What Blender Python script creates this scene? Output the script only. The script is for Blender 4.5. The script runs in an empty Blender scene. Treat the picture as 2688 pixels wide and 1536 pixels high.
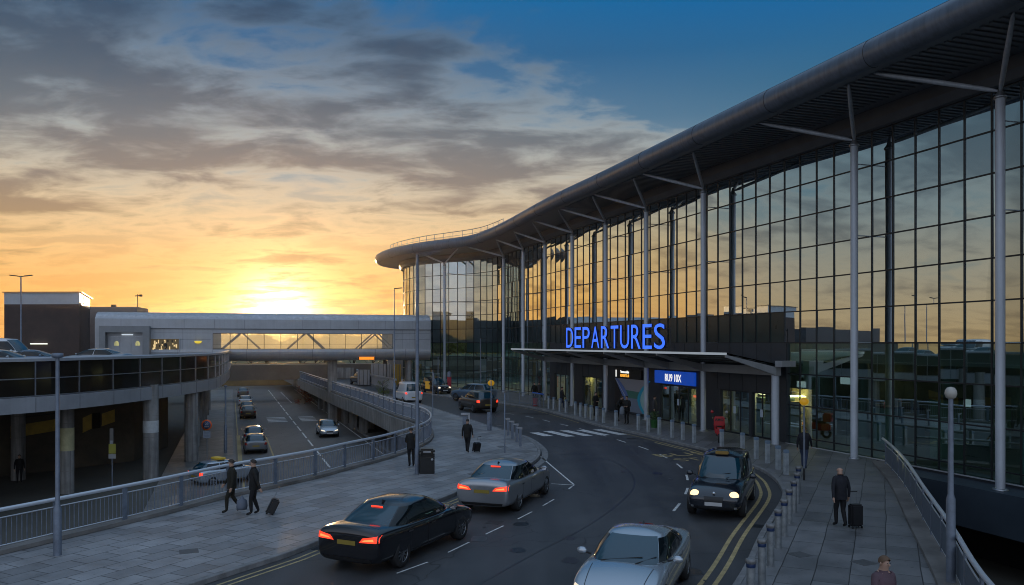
import bpy, bmesh, math, random
from mathutils import Vector, Matrix, Euler
from mathutils.bvhtree import BVHTree
from mathutils.geometry import tessellate_polygon
random.seed(7)
PI = math.pi
scene = bpy.context.scene
COL = scene.collection
# ------------------------------------------------------------------ camera (28 mm lens, level, eye 5.4 m above the departures road)
F, EYE = 1982.0, 5.4
SUN_AZ, SUN_EL = math.radians(-16.4), math.radians(1.85)
SUN = Vector((math.sin(SUN_AZ)*math.cos(SUN_EL), math.cos(SUN_AZ)*math.cos(SUN_EL), math.sin(SUN_EL)))
cam_d = bpy.data.cameras.new('camera'); cam = bpy.data.objects.new('camera', cam_d); COL.objects.link(cam)
cam.location = (0, 0, EYE); cam.rotation_euler = (PI/2, 0, 0)
cam_d.sensor_width = 36; cam_d.lens = 28.0; cam_d.shift_y = 132/2688; cam_d.clip_end = 6000; cam_d.clip_start = .1
scene.camera = cam
def at(px, Y):           # lateral position of a line of sight at a distance
    return (px-1274)/F*Y
def gx(px, py, z=0.0):   # a measured ground point
    Y = (EYE-z)*F/(py-853)
    return (at(px, Y), Y)

# ------------------------------------------------------------------ materials
MATS = {}
def pm(name, col, rough=.5, metal=0., spec=.5, noise=None, bump=None, coat=0., emit=None, estr=0., streak=0.):
    """noise=(scale, amount) varies colour, bump=(scale, strength)"""
    if name in MATS: return MATS[name]
    m = bpy.data.materials.new(name); m.use_nodes = True; MATS[name] = m
    nt = m.node_tree; b = nt.nodes['Principled BSDF']
    b.inputs['Base Color'].default_value = (*col, 1); b.inputs['Roughness'].default_value = rough
    b.inputs['Metallic'].default_value = metal; b.inputs['Specular IOR Level'].default_value = spec
    b.inputs['Coat Weight'].default_value = coat; b.inputs['Coat Roughness'].default_value = .05
    if emit: b.inputs['Emission Color'].default_value = (*emit, 1); b.inputs['Emission Strength'].default_value = estr
    if noise or bump: tc = nt.nodes.new('ShaderNodeTexCoord')
    if noise:
        n = nt.nodes.new('ShaderNodeTexNoise'); n.inputs['Scale'].default_value = noise[0]; n.inputs['Detail'].default_value = 6
        n.inputs['Roughness'].default_value = .65
        nt.links.new(tc.outputs['Object'], n.inputs['Vector'])
        r = nt.nodes.new('ShaderNodeMapRange'); r.inputs['From Min'].default_value = .3; r.inputs['From Max'].default_value = .7
        r.inputs['To Min'].default_value = 1-noise[1]; r.inputs['To Max'].default_value = 1+noise[1]
        nt.links.new(n.outputs['Fac'], r.inputs['Value'])
        mx = nt.nodes.new('ShaderNodeVectorMath'); mx.operation = 'SCALE'; mx.inputs[0].default_value = col; res = r.outputs['Result']
        if streak:       # rain streaks run down the surface
            mp = nt.nodes.new('ShaderNodeMapping'); mp.inputs['Scale'].default_value = (3.2, 3.2, .16); nt.links.new(tc.outputs['Object'], mp.inputs['Vector'])
            n2 = nt.nodes.new('ShaderNodeTexNoise'); n2.inputs['Scale'].default_value = 1.6; n2.inputs['Detail'].default_value = 5; nt.links.new(mp.outputs[0], n2.inputs['Vector'])
            r3 = nt.nodes.new('ShaderNodeMapRange'); r3.inputs['From Min'].default_value = .35; r3.inputs['From Max'].default_value = .6; r3.inputs['To Min'].default_value = 1-streak; r3.inputs['To Max'].default_value = 1.
            nt.links.new(n2.outputs['Fac'], r3.inputs['Value']); ml = nt.nodes.new('ShaderNodeMath'); ml.operation = 'MULTIPLY'; nt.links.new(res, ml.inputs[0]); nt.links.new(r3.outputs['Result'], ml.inputs[1]); res = ml.outputs[0]
        nt.links.new(res, mx.inputs['Scale']); nt.links.new(mx.outputs['Vector'], b.inputs['Base Color'])
        r2 = nt.nodes.new('ShaderNodeMapRange'); r2.inputs['From Min'].default_value = .3; r2.inputs['From Max'].default_value = .7
        r2.inputs['To Min'].default_value = max(.03, rough*.85); r2.inputs['To Max'].default_value = min(1, rough*1.2)
        nt.links.new(n.outputs['Fac'], r2.inputs['Value']); nt.links.new(r2.outputs['Result'], b.inputs['Roughness'])
    if bump:
        n = nt.nodes.new('ShaderNodeTexNoise'); n.inputs['Scale'].default_value = bump[0]; n.inputs['Detail'].default_value = 4
        nt.links.new(tc.outputs['Object'], n.inputs['Vector'])
        bp = nt.nodes.new('ShaderNodeBump'); bp.inputs['Strength'].default_value = bump[1]; bp.inputs['Distance'].default_value = .02
        nt.links.new(n.outputs['Fac'], bp.inputs['Height']); nt.links.new(bp.outputs['Normal'], b.inputs['Normal'])
    return m
def N(nt, t, **kw):
    n = nt.nodes.new('ShaderNode'+t)
    for k, v in kw.items(): setattr(n, k, v)
    return n
def mathn(nt, op, a, b=None, clamp=False):
    n = nt.nodes.new('ShaderNodeMath'); n.operation = op; n.use_clamp = clamp
    for i, v in enumerate((a, b)):
        if v is None: continue
        if isinstance(v, (int, float)): n.inputs[i].default_value = v
        else: nt.links.new(v, n.inputs[i])
    return n.outputs[0]
def mixc(nt, fac, a, b, mode='MIX'):
    n = nt.nodes.new('ShaderNodeMix'); n.data_type = 'RGBA'; n.blend_type = mode; n.clamp_factor = True
    for s, v in ((n.inputs[0], fac), (n.inputs[6], a), (n.inputs[7], b)):
        if isinstance(v, (int, float)): s.default_value = v
        elif isinstance(v, tuple): s.default_value = (*v, 1)
        else: nt.links.new(v, s)
    return n.outputs[2]
def ramp(nt, fac, stops, interp='LINEAR'):
    n = nt.nodes.new('ShaderNodeValToRGB'); n.color_ramp.interpolation = interp
    e = n.color_ramp.elements
    while len(e) < len(stops): e.new(.5)
    for el, (p, c) in zip(e, stops):
        el.position = p; el.color = (*c, 1) if len(c) == 3 else c
    nt.links.new(fac, n.inputs[0]); return n.outputs[0]
def smooth(nt, v, a, b):
    n = nt.nodes.new('ShaderNodeMapRange'); n.interpolation_type = 'SMOOTHSTEP'
    n.inputs['From Min'].default_value = a; n.inputs['From Max'].default_value = b
    nt.links.new(v, n.inputs['Value']); return n.outputs['Result']

def asphalt_mat(name, base, scale=1.0):
    m = bpy.data.materials.new(name); m.use_nodes = True; MATS[name] = m
    nt = m.node_tree; b = nt.nodes['Principled BSDF']; tc = N(nt, 'TexCoord')
    def noise(s, d=5, r=.6, vec=None):
        n = N(nt, 'TexNoise'); n.inputs['Scale'].default_value = s; n.inputs['Detail'].default_value = d; n.inputs['Roughness'].default_value = r
        nt.links.new(vec or tc.outputs['Object'], n.inputs['Vector']); return n.outputs['Fac']
    big = noise(.12*scale); mid = noise(1.1*scale); fine = noise(55, 3, .8)
    mp = N(nt, 'Mapping'); mp.inputs['Rotation'].default_value = (0, 0, math.radians(24)); mp.inputs['Scale'].default_value = (1.2, .07, 1)
    nt.links.new(tc.outputs['Object'], mp.inputs['Vector'])
    tracks = noise(.9, 4, .55, mp.outputs['Vector'])
    f = mathn(nt, 'ADD', mathn(nt, 'MULTIPLY', big, .45), mathn(nt, 'ADD', mathn(nt, 'MULTIPLY', mid, .2), mathn(nt, 'MULTIPLY', tracks, .35)))
    k = N(nt, 'MapRange'); k.inputs['From Min'].default_value = .35; k.inputs['From Max'].default_value = .65
    k.inputs['To Min'].default_value = .42; k.inputs['To Max'].default_value = 1.6
    nt.links.new(f, k.inputs['Value'])
    vor = N(nt, 'TexVoronoi'); vor.feature = 'DISTANCE_TO_EDGE'; vor.inputs['Scale'].default_value = .22
    wv = mixc(nt, .12, tc.outputs['Object'], (0., 0., 0.)); dn = N(nt, 'TexNoise'); dn.inputs['Scale'].default_value = .8; nt.links.new(tc.outputs['Object'], dn.inputs['Vector'])
    av = N(nt, 'VectorMath'); av.operation = 'MULTIPLY_ADD'; nt.links.new(dn.outputs['Color'], av.inputs[0]); av.inputs[1].default_value = (1.6, 1.6, 0)
    nt.links.new(tc.outputs['Object'], av.inputs[2]); nt.links.new(av.outputs[0], vor.inputs['Vector'])
    crack = smooth(nt, vor.outputs['Distance'], .0, .006)
    spk = smooth(nt, fine, .62, .78)
    c = mixc(nt, 1., (base[0], base[1], base[2]), k.outputs['Result'], 'MULTIPLY')
    c = mixc(nt, mathn(nt, 'MULTIPLY', spk, .35), c, (base[0]*2.6, base[1]*2.6, base[2]*2.6))
    c = mixc(nt, mathn(nt, 'SUBTRACT', 1., crack), c, (base[0]*.45, base[1]*.45, base[2]*.45))
    nt.links.new(c, b.inputs['Base Color'])
    rr = N(nt, 'MapRange'); rr.inputs['From Min'].default_value = .35; rr.inputs['From Max'].default_value = .65
    rr.inputs['To Min'].default_value = .48; rr.inputs['To Max'].default_value = .72; nt.links.new(f, rr.inputs['Value'])
    nt.links.new(rr.outputs['Result'], b.inputs['Roughness'])
    bp = N(nt, 'Bump'); bp.inputs['Strength'].default_value = .5; bp.inputs['Distance'].default_value = .008
    nt.links.new(fine, bp.inputs['Height']); nt.links.new(bp.outputs['Normal'], b.inputs['Normal'])
    return m
def paving_mat(name, base, rot, w, h, off=.5, mortar=.012, tint=(1, 1, 1), warp=None):
    m = bpy.data.materials.new(name); m.use_nodes = True; MATS[name] = m
    nt = m.node_tree; b = nt.nodes['Principled BSDF']; tc = N(nt, 'TexCoord')
    mp = N(nt, 'Mapping'); mp.inputs['Rotation'].default_value = (0, 0, rot); nt.links.new(tc.outputs['Object'], mp.inputs['Vector'])
    wn = N(nt, 'TexNoise'); wn.inputs['Scale'].default_value = .35; nt.links.new(tc.outputs['Object'], wn.inputs['Vector'])
    wa = N(nt, 'VectorMath'); wa.operation = 'MULTIPLY_ADD'; nt.links.new(wn.outputs['Color'], wa.inputs[0]); wa.inputs[1].default_value = (warp or .25,)*2+(0,)
    nt.links.new(mp.outputs[0], wa.inputs[2])
    br = N(nt, 'TexBrick'); nt.links.new(wa.outputs[0], br.inputs['Vector']); br.offset = off
    br.inputs['Scale'].default_value = 1; br.inputs['Brick Width'].default_value = w; br.inputs['Row Height'].default_value = h
    br.inputs['Mortar Size'].default_value = mortar; br.inputs['Mortar Smooth'].default_value = .3; br.inputs['Bias'].default_value = 0
    br.inputs['Color1'].default_value = (base*.80*tint[0], base*.80*tint[1], base*.80*tint[2], 1)
    br.inputs['Color2'].default_value = (base*1.2*tint[0], base*1.2*tint[1], base*1.2*tint[2], 1)
    br.inputs['Mortar'].default_value = (base*.22, base*.22, base*.22, 1)
    n = N(nt, 'TexNoise'); n.inputs['Scale'].default_value = .7; n.inputs['Detail'].default_value = 7; n.inputs['Roughness'].default_value = .7
    nt.links.new(tc.outputs['Object'], n.inputs['Vector'])
    k = N(nt, 'MapRange'); k.inputs['From Min'].default_value = .3; k.inputs['From Max'].default_value = .7; k.inputs['To Min'].default_value = .6; k.inputs['To Max'].default_value = 1.3
    nt.links.new(n.outputs['Fac'], k.inputs['Value'])
    c = mixc(nt, 1., br.outputs['Color'], k.outputs['Result'], 'MULTIPLY')
    sp = N(nt, 'TexNoise'); sp.inputs['Scale'].default_value = 9; sp.inputs['Detail'].default_value = 2; nt.links.new(tc.outputs['Object'], sp.inputs['Vector'])
    c = mixc(nt, mathn(nt, 'MULTIPLY', smooth(nt, sp.outputs['Fac'], .68, .72), .6), c, (base*.3, base*.3, base*.3))
    nt.links.new(c, b.inputs['Base Color'])
    rr = N(nt, 'MapRange'); rr.inputs['From Min'].default_value = .3; rr.inputs['From Max'].default_value = .7; rr.inputs['To Min'].default_value = .38; rr.inputs['To Max'].default_value = .62
    nt.links.new(n.outputs['Fac'], rr.inputs['Value']); nt.links.new(rr.outputs['Result'], b.inputs['Roughness'])
    bp = N(nt, 'Bump'); bp.inputs['Strength'].default_value = .6; bp.inputs['Distance'].default_value = .01; bp.invert = True
    nt.links.new(br.outputs['Fac'], bp.inputs['Height']); nt.links.new(bp.outputs['Normal'], b.inputs['Normal'])
    return m
def glass_mat(name, refl, tint_r, tint_t, see, rough=.012, frs=1.):
    """architectural glazing: mirror coating + a share that lets one look in (and lets light through)"""
    m = bpy.data.materials.new(name); m.use_nodes = True; MATS[name] = m
    nt = m.node_tree; nt.nodes.remove(nt.nodes['Principled BSDF']); out = nt.nodes['Material Output']
    g = N(nt, 'BsdfGlossy'); g.inputs['Color'].default_value = (*tint_r, 1); g.inputs['Roughness'].default_value = rough
    t = N(nt, 'BsdfTransparent'); t.inputs['Color'].default_value = (*[c*see for c in tint_t], 1)
    fr = N(nt, 'Fresnel'); fr.inputs['IOR'].default_value = 1.5
    f = mathn(nt, 'ADD', refl, mathn(nt, 'MULTIPLY', fr.outputs[0], (1-refl)*frs), True)
    tc = N(nt, 'TexCoord'); n = N(nt, 'TexNoise'); n.inputs['Scale'].default_value = .35; n.inputs['Detail'].default_value = 1
    nt.links.new(tc.outputs['Object'], n.inputs['Vector'])
    bp = N(nt, 'Bump'); bp.inputs['Strength'].default_value = .05; bp.inputs['Distance'].default_value = .06
    nt.links.new(n.outputs['Fac'], bp.inputs['Height']); nt.links.new(bp.outputs['Normal'], g.inputs['Normal'])
    mx = N(nt, 'MixShader'); nt.links.new(f, mx.inputs[0]); nt.links.new(t.outputs[0], mx.inputs[1]); nt.links.new(g.outputs[0], mx.inputs[2])
    nt.links.new(mx.outputs[0], out.inputs['Surface']); return m
def emis(name, col, s):
    m = pm(name, tuple(c*.3 for c in col), .4, emit=col, estr=s); return m

M_asph = asphalt_mat('asphalt', (.054, .055, .058))
M_asph_low = asphalt_mat('lower_asphalt', (.115, .108, .10), .8)
M_pave_l = paving_mat('left_paving', .235, math.radians(-62), .9, .6, tint=(1, 1, 1.02), mortar=.014)
M_pave_r = paving_mat('right_paving', .165, math.radians(-65), 1.35, .75, off=.35, tint=(1, 1.0, 1.02), mortar=.014, warp=.1)
M_kerb = pm('kerb_stone', (.2, .2, .2), .7, noise=(3, .35), bump=(30, .4))
M_conc = pm('concrete', (.26, .255, .245), .8, noise=(.9, .3), bump=(12, .3), streak=.45)
M_conc_d = pm('stained_concrete', (.17, .16, .15), .85, noise=(.6, .45), bump=(10, .4))
M_white = pm('road_white', (.62, .62, .6), .7, noise=(6, .4))
M_yell = pm('road_yellow', (.40, .31, .15), .7, noise=(5, .4))
M_steel = pm('galvanised_steel', (.34, .36, .39), .38, .85, noise=(8, .2))
M_rail = pm('polished_rail', (.58, .61, .66), .3, .4)
M_post = pm('painted_post', (.16, .19, .24), .45, .3, noise=(4, .25))
M_col = pm('column_paint', (.50, .55, .62), .38, .1, noise=(1.5, .08), streak=.15)
M_tube = pm('roof_edge_metal', (.15, .18, .23), .38, .4, noise=(.8, .14), streak=.2)
M_dark = pm('dark_cladding', (.045, .05, .06), .45, .2, noise=(1, .2))
M_black = pm('black_trim', (.012, .012, .013), .5)
M_mull = pm('mullion_metal', (.035, .04, .045), .4, .5)
M_clad = pm('silver_cladding', (.38, .39, .41), .42, .35, noise=(.7, .12), streak=.06)
M_glass = glass_mat('mirror_glazing', .64, (.68, .77, .80), (.55, .75, .72), .42)
M_glass_low = glass_mat('clear_glazing', .09, (.7, .85, .85), (.62, .9, .85), .85, frs=.45)
M_glass_br = glass_mat('bridge_glazing', .08, (.9, .9, .85), (.95, .95, .8), .93)
M_refl_tone = pm('painted_reflection', (.020, .036, .036), .3, 0, .5, noise=(.6, .3))  # dull green painted in for reflections on this glass row, without mirrored letters
M_glow_gl = glass_mat('glow_film_glazing', .05, (.9, .9, .85), (.95, .95, .8), .8)
nt = M_glow_gl.node_tree; o_ = nt.nodes['Material Output']; prev = o_.inputs['Surface'].links[0].from_socket; tr_ = N(nt, 'BsdfTranslucent'); tr_.inputs['Color'].default_value = (.9, .86, .6, 1)  # yellowish scattering film added so the rear bridge window glows in the sun
mx_ = N(nt, 'MixShader'); mx_.inputs[0].default_value = .42; nt.links.new(prev, mx_.inputs[1]); nt.links.new(tr_.outputs[0], mx_.inputs[2]); nt.links.new(mx_.outputs[0], o_.inputs['Surface'])
M_darkglass = pm('dark_glass_panel', (.014, .012, .010), .12, 0, .35)

# ------------------------------------------------------------------ mesh helpers
class MB:
    def __init__(s): s.v = []; s.f = []; s.m = []; s.mats = []; s.sm = []
    def mi(s, mat):
        if mat not in s.mats: s.mats.append(mat)
        return s.mats.index(mat)
    def add(s, vs, fs, mat=None, sm=False):
        o = len(s.v); s.v += [tuple(v) for v in vs]; k = s.mi(mat) if mat else 0
        for f in fs: s.f.append(tuple(i+o for i in f)); s.m.append(k); s.sm.append(sm)
        return s
    def box(s, c, d, rz=0, mat=None, rot=None):
        R = rot or Matrix.Rotation(rz, 3, 'Z'); c = Vector(c)
        vs = [c+R@Vector((sx*d[0]/2, sy*d[1]/2, sz*d[2]/2)) for sx, sy, sz in ((-1,-1,-1),(1,-1,-1),(1,1,-1),(-1,1,-1),(-1,-1,1),(1,-1,1),(1,1,1),(-1,1,1))]
        return s.add(vs, [(0,3,2,1),(4,5,6,7),(0,1,5,4),(1,2,6,5),(2,3,7,6),(3,0,4,7)], mat)
    def beam(s, p, q, w, h, mat=None, up=(0, 0, 1)):
        p, q = Vector(p), Vector(q); d = q-p; L = d.length
        if L < 1e-5: return s
        x = d/L; y = Vector(up).cross(x)
        if y.length < 1e-3: y = Vector((1, 0, 0)).cross(x)
        y.normalize(); z = x.cross(y)
        R = Matrix((x, y, z)).transposed()
        return s.box((p+q)/2, (L, w, h), rot=R, mat=mat)
    def tube(s, pts, r, n=10, mat=None, cap=True, closed=False):
        pts = [Vector(p) for p in pts]; rs = r if isinstance(r, (list, tuple)) else [r]*len(pts)
        vs = []; prev = None; K = len(pts)
        for i, p in enumerate(pts):
            if closed: t = pts[(i+1) % K]-pts[i-1]
            else: t = pts[min(i+1, K-1)]-pts[max(i-1, 0)]
            t.normalize()
            a = prev if prev is not None else (Vector((0, 0, 1)) if abs(t.z) < .9 else Vector((1, 0, 0)))
            a = (a-t*a.dot(t))
            if a.length < 1e-4: a = t.orthogonal()
            a.normalize(); prev = a; b = t.cross(a)
            for k in range(n):
                th = 2*PI*k/n; vs.append(p+(a*math.cos(th)+b*math.sin(th))*rs[i])
        fs = []
        for i in range(K if closed else K-1):
            j = (i+1) % K
            for k in range(n): fs.append((i*n+k, i*n+(k+1) % n, j*n+(k+1) % n, j*n+k))
        s.add(vs, fs, mat, True)
        if cap and not closed:
            s.add(vs[:n], [tuple(range(n-1, -1, -1))], mat); s.add(vs[-n:], [tuple(range(n))], mat)
        return s
    def lathe(s, prof, n=20, c=(0, 0, 0), mat=None, sm=True, axis='Z'):
        vs = []; c = Vector(c)
        for r, z in prof:
            for k in range(n):
                a = 2*PI*k/n; p = Vector((r*math.cos(a), r*math.sin(a), z))
                if axis == 'X': p = Vector((p.z, p.x, p.y))
                if axis == 'Y': p = Vector((p.x, p.z, p.y))
                vs.append(c+p)
        fs = [(i*n+k, i*n+(k+1) % n, (i+1)*n+(k+1) % n, (i+1)*n+k) for i in range(len(prof)-1) for k in range(n)]
        if axis == 'Y': fs = [tuple(reversed(f)) for f in fs]
        return s.add(vs, fs, mat, sm)
    def prism(s, poly, z0, z1, mat=None, side=True, side_mat=None):
        n = len(poly); tris = tessellate_polygon([[Vector((p[0], p[1], 0)) for p in poly]])
        A = sum(poly[i][0]*poly[(i+1) % n][1]-poly[(i+1) % n][0]*poly[i][1] for i in range(n))
        def up(t):
            a, b, c = (poly[i] for i in t)
            return t if (b[0]-a[0])*(c[1]-a[1])-(b[1]-a[1])*(c[0]-a[0]) > 0 else (t[0], t[2], t[1])
        s.add([(p[0], p[1], z1) for p in poly], [up(t) for t in tris], mat)
        s.add([(p[0], p[1], z0) for p in poly], [tuple(reversed(up(t))) for t in tris], mat)
        if side:
            vs = [(p[0], p[1], z0) for p in poly]+[(p[0], p[1], z1) for p in poly]
            fs = [(i, (i+1) % n, (i+1) % n+n, i+n) for i in range(n)]
            if A < 0: fs = [tuple(reversed(f)) for f in fs]
            s.add(vs, fs, side_mat or mat)
        return s
    def sweep(s, line, sec, mat=None, sm=False, closed_sec=True, caps=True):
        """line: 2-D points, sec: (offset to the right of travel, z)"""
        nr = normals(line); n = len(sec); vs = []
        for p, q in zip(line, nr):
            for d, z in sec: vs.append((p[0]+q[0]*d, p[1]+q[1]*d, z))
        K = len(line); m = n if closed_sec else n-1
        fs = [(i*n+k, i*n+(k+1) % n, (i+1)*n+(k+1) % n, (i+1)*n+k) for i in range(K-1) for k in range(m)]
        s.add(vs, fs, mat, sm)
        if caps and closed_sec:
            s.add(vs[:n], [tuple(range(n))], mat); s.add(vs[-n:], [tuple(range(n-1, -1, -1))], mat)
        return s
def normals(line):
    out = []
    for i in range(len(line)):
        a = line[max(i-1, 0)]; b = line[min(i+1, len(line)-1)]
        dx, dy = b[0]-a[0], b[1]-a[1]; L = math.hypot(dx, dy) or 1
        out.append((dy/L, -dx/L))
    return out
def offset(line, d):
    return [(p[0]+n[0]*d, p[1]+n[1]*d) for p, n in zip(line, normals(line))]
def catmull(pts, step=1.0):
    out = []
    P = [tuple(2*a-b for a, b in zip(pts[0], pts[1]))]+list(pts)+[tuple(2*a-b for a, b in zip(pts[-1], pts[-2]))]
    for i in range(1, len(P)-2):
        p0, p1, p2, p3 = P[i-1:i+3]; L = math.dist(p1, p2); k = max(1, int(L/step))
        for j in range(k):
            t = j/k
            out.append(tuple(.5*((2*b)+(-a+c)*t+(2*a-5*b+4*c-d)*t*t+(-a+3*b-3*c+d)*t**3) for a, b, c, d in zip(p0, p1, p2, p3)))
    out.append(tuple(pts[-1])); return out
class Line:
    """2-D polyline by arc length"""
    def __init__(s, pts):
        s.p = pts; s.c = [0]
        for a, b in zip(pts, pts[1:]): s.c.append(s.c[-1]+math.dist(a, b))
        s.L = s.c[-1]
    def __call__(s, t):
        t = min(max(t, 0), s.L-1e-6); i = 0
        while s.c[i+1] < t: i += 1
        k = (t-s.c[i])/(s.c[i+1]-s.c[i]); a, b = s.p[i], s.p[i+1]
        return (a[0]+(b[0]-a[0])*k, a[1]+(b[1]-a[1])*k)
    def tan(s, t):
        a, b = s(t-.3), s(t+.3); L = math.dist(a, b); return ((b[0]-a[0])/L, (b[1]-a[1])/L)
    def near(s, q):
        best = min(range(int(s.L*10)), key=lambda i: math.dist(s(i/10), q)); return best/10
    def seen(s, px, lo=0, hi=None):      # arc length where a line of sight meets it
        best = min(range(int(lo*20), int((hi or s.L)*20)), key=lambda i: abs(1274+F*s(i/20)[0]/s(i/20)[1]-px)); return best/20
    def cut(s, a, b, step=.5):
        k = max(1, int((b-a)/step)); return [s(a+(b-a)*i/k) for i in range(k+1)]

# ------------------------------------------------------------------ object helpers
def tag(o, label=None, cat=None, group=None, kind=None):
    if label: o['label'] = label
    if cat: o['category'] = cat
    if group: o['group'] = group
    if kind: o['kind'] = kind
    return o
def thing(name, label, cat, loc=(0, 0, 0), rz=0, group=None):
    o = bpy.data.objects.new(name, None); COL.objects.link(o); o.empty_display_size = .2
    o.location = loc; o.rotation_euler = (0, 0, rz); return tag(o, label, cat, group)
def mesh_of(name, mb, mat=None, bevel=0):
    me = bpy.data.meshes.new(name); me.from_pydata(mb.v, [], mb.f)
    mats = mb.mats or [mat]
    for m in mats: me.materials.append(m or mat)
    me.polygons.foreach_set('material_index', mb.m); me.polygons.foreach_set('use_smooth', mb.sm)
    if bevel:
        bm = bmesh.new(); bm.from_mesh(me); bmesh.ops.remove_doubles(bm, verts=bm.verts, dist=1e-5)
        es = [e for e in bm.edges if len(e.link_faces) == 2 and e.calc_face_angle(0) > .5]
        bmesh.ops.bevel(bm, geom=es, offset=bevel, segments=2, affect='EDGES', clamp_overlap=True); bm.to_mesh(me); bm.free()
    me.update(); return me
def part(name, mb, mat, parent=None, label=None, bevel=0, world=False):
    """world=True: the mesh is given in world coordinates and its parent stands unrotated"""
    if world and parent is not None:
        l = parent.location; mb.v = [(v[0]-l[0], v[1]-l[1], v[2]-l[2]) for v in mb.v]
    me = mesh_of(name, mb, mat, bevel); o = bpy.data.objects.new(name, me); COL.objects.link(o)
    if parent is not None: o.parent = parent
    if label: o['label'] = label
    return o
def lone(name, mb, mat, label, cat, group=None, loc=(0, 0, 0), rz=0, bevel=0):
    o = part(name, mb, mat, bevel=bevel); o.location = loc; o.rotation_euler = (0, 0, rz); return tag(o, label, cat, group)
def struct(name, mb, mat):
    o = part(name, mb, mat); o['kind'] = 'structure'; return o
KIDS = {}
def copy_tree(o, parent=None):
    c = o.copy(); COL.objects.link(c)
    if parent is not None: c.parent = parent
    for ch in [k for k in list(COL.objects) if k.parent == o]: copy_tree(ch, c)
    return c
def dup(o, loc, rz=None, label=None, group=None, scale=None):
    c = copy_tree(o); c.location = loc
    if rz is not None: c.rotation_euler = (0, 0, rz)
    if label: c['label'] = label
    if group: c['group'] = group
    if scale: c.scale = scale
    return c
def text_mesh(txt, size, depth, sx=1.0, bold=0.0, align='CENTER'):
    cu = bpy.data.curves.new('letters', 'FONT'); cu.body = txt; cu.size = size; cu.extrude = depth; cu.align_x = align
    cu.offset = bold; cu.resolution_u = 4
    o = bpy.data.objects.new('letters', cu); COL.objects.link(o)
    dg = bpy.context.evaluated_depsgraph_get(); me = bpy.data.meshes.new_from_object(o.evaluated_get(dg))
    vs = [(v.co.x*sx, v.co.y, v.co.z) for v in me.vertices]; fs = [tuple(p.vertices) for p in me.polygons]
    bpy.data.objects.remove(o); bpy.data.curves.remove(cu); bpy.data.meshes.remove(me); return vs, fs
def letters(mb, txt, origin, right, size, depth=.01, sx=1.0, bold=0., mat=None, align='CENTER', up=(0, 0, 1)):
    vs, fs = text_mesh(txt, size, depth, sx, bold, align)
    r = Vector(right).normalized(); u = Vector(up); n = r.cross(u); o = Vector(origin)
    return mb.add([o+r*v[0]+u*v[1]+n*v[2] for v in vs], fs, mat)
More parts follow.
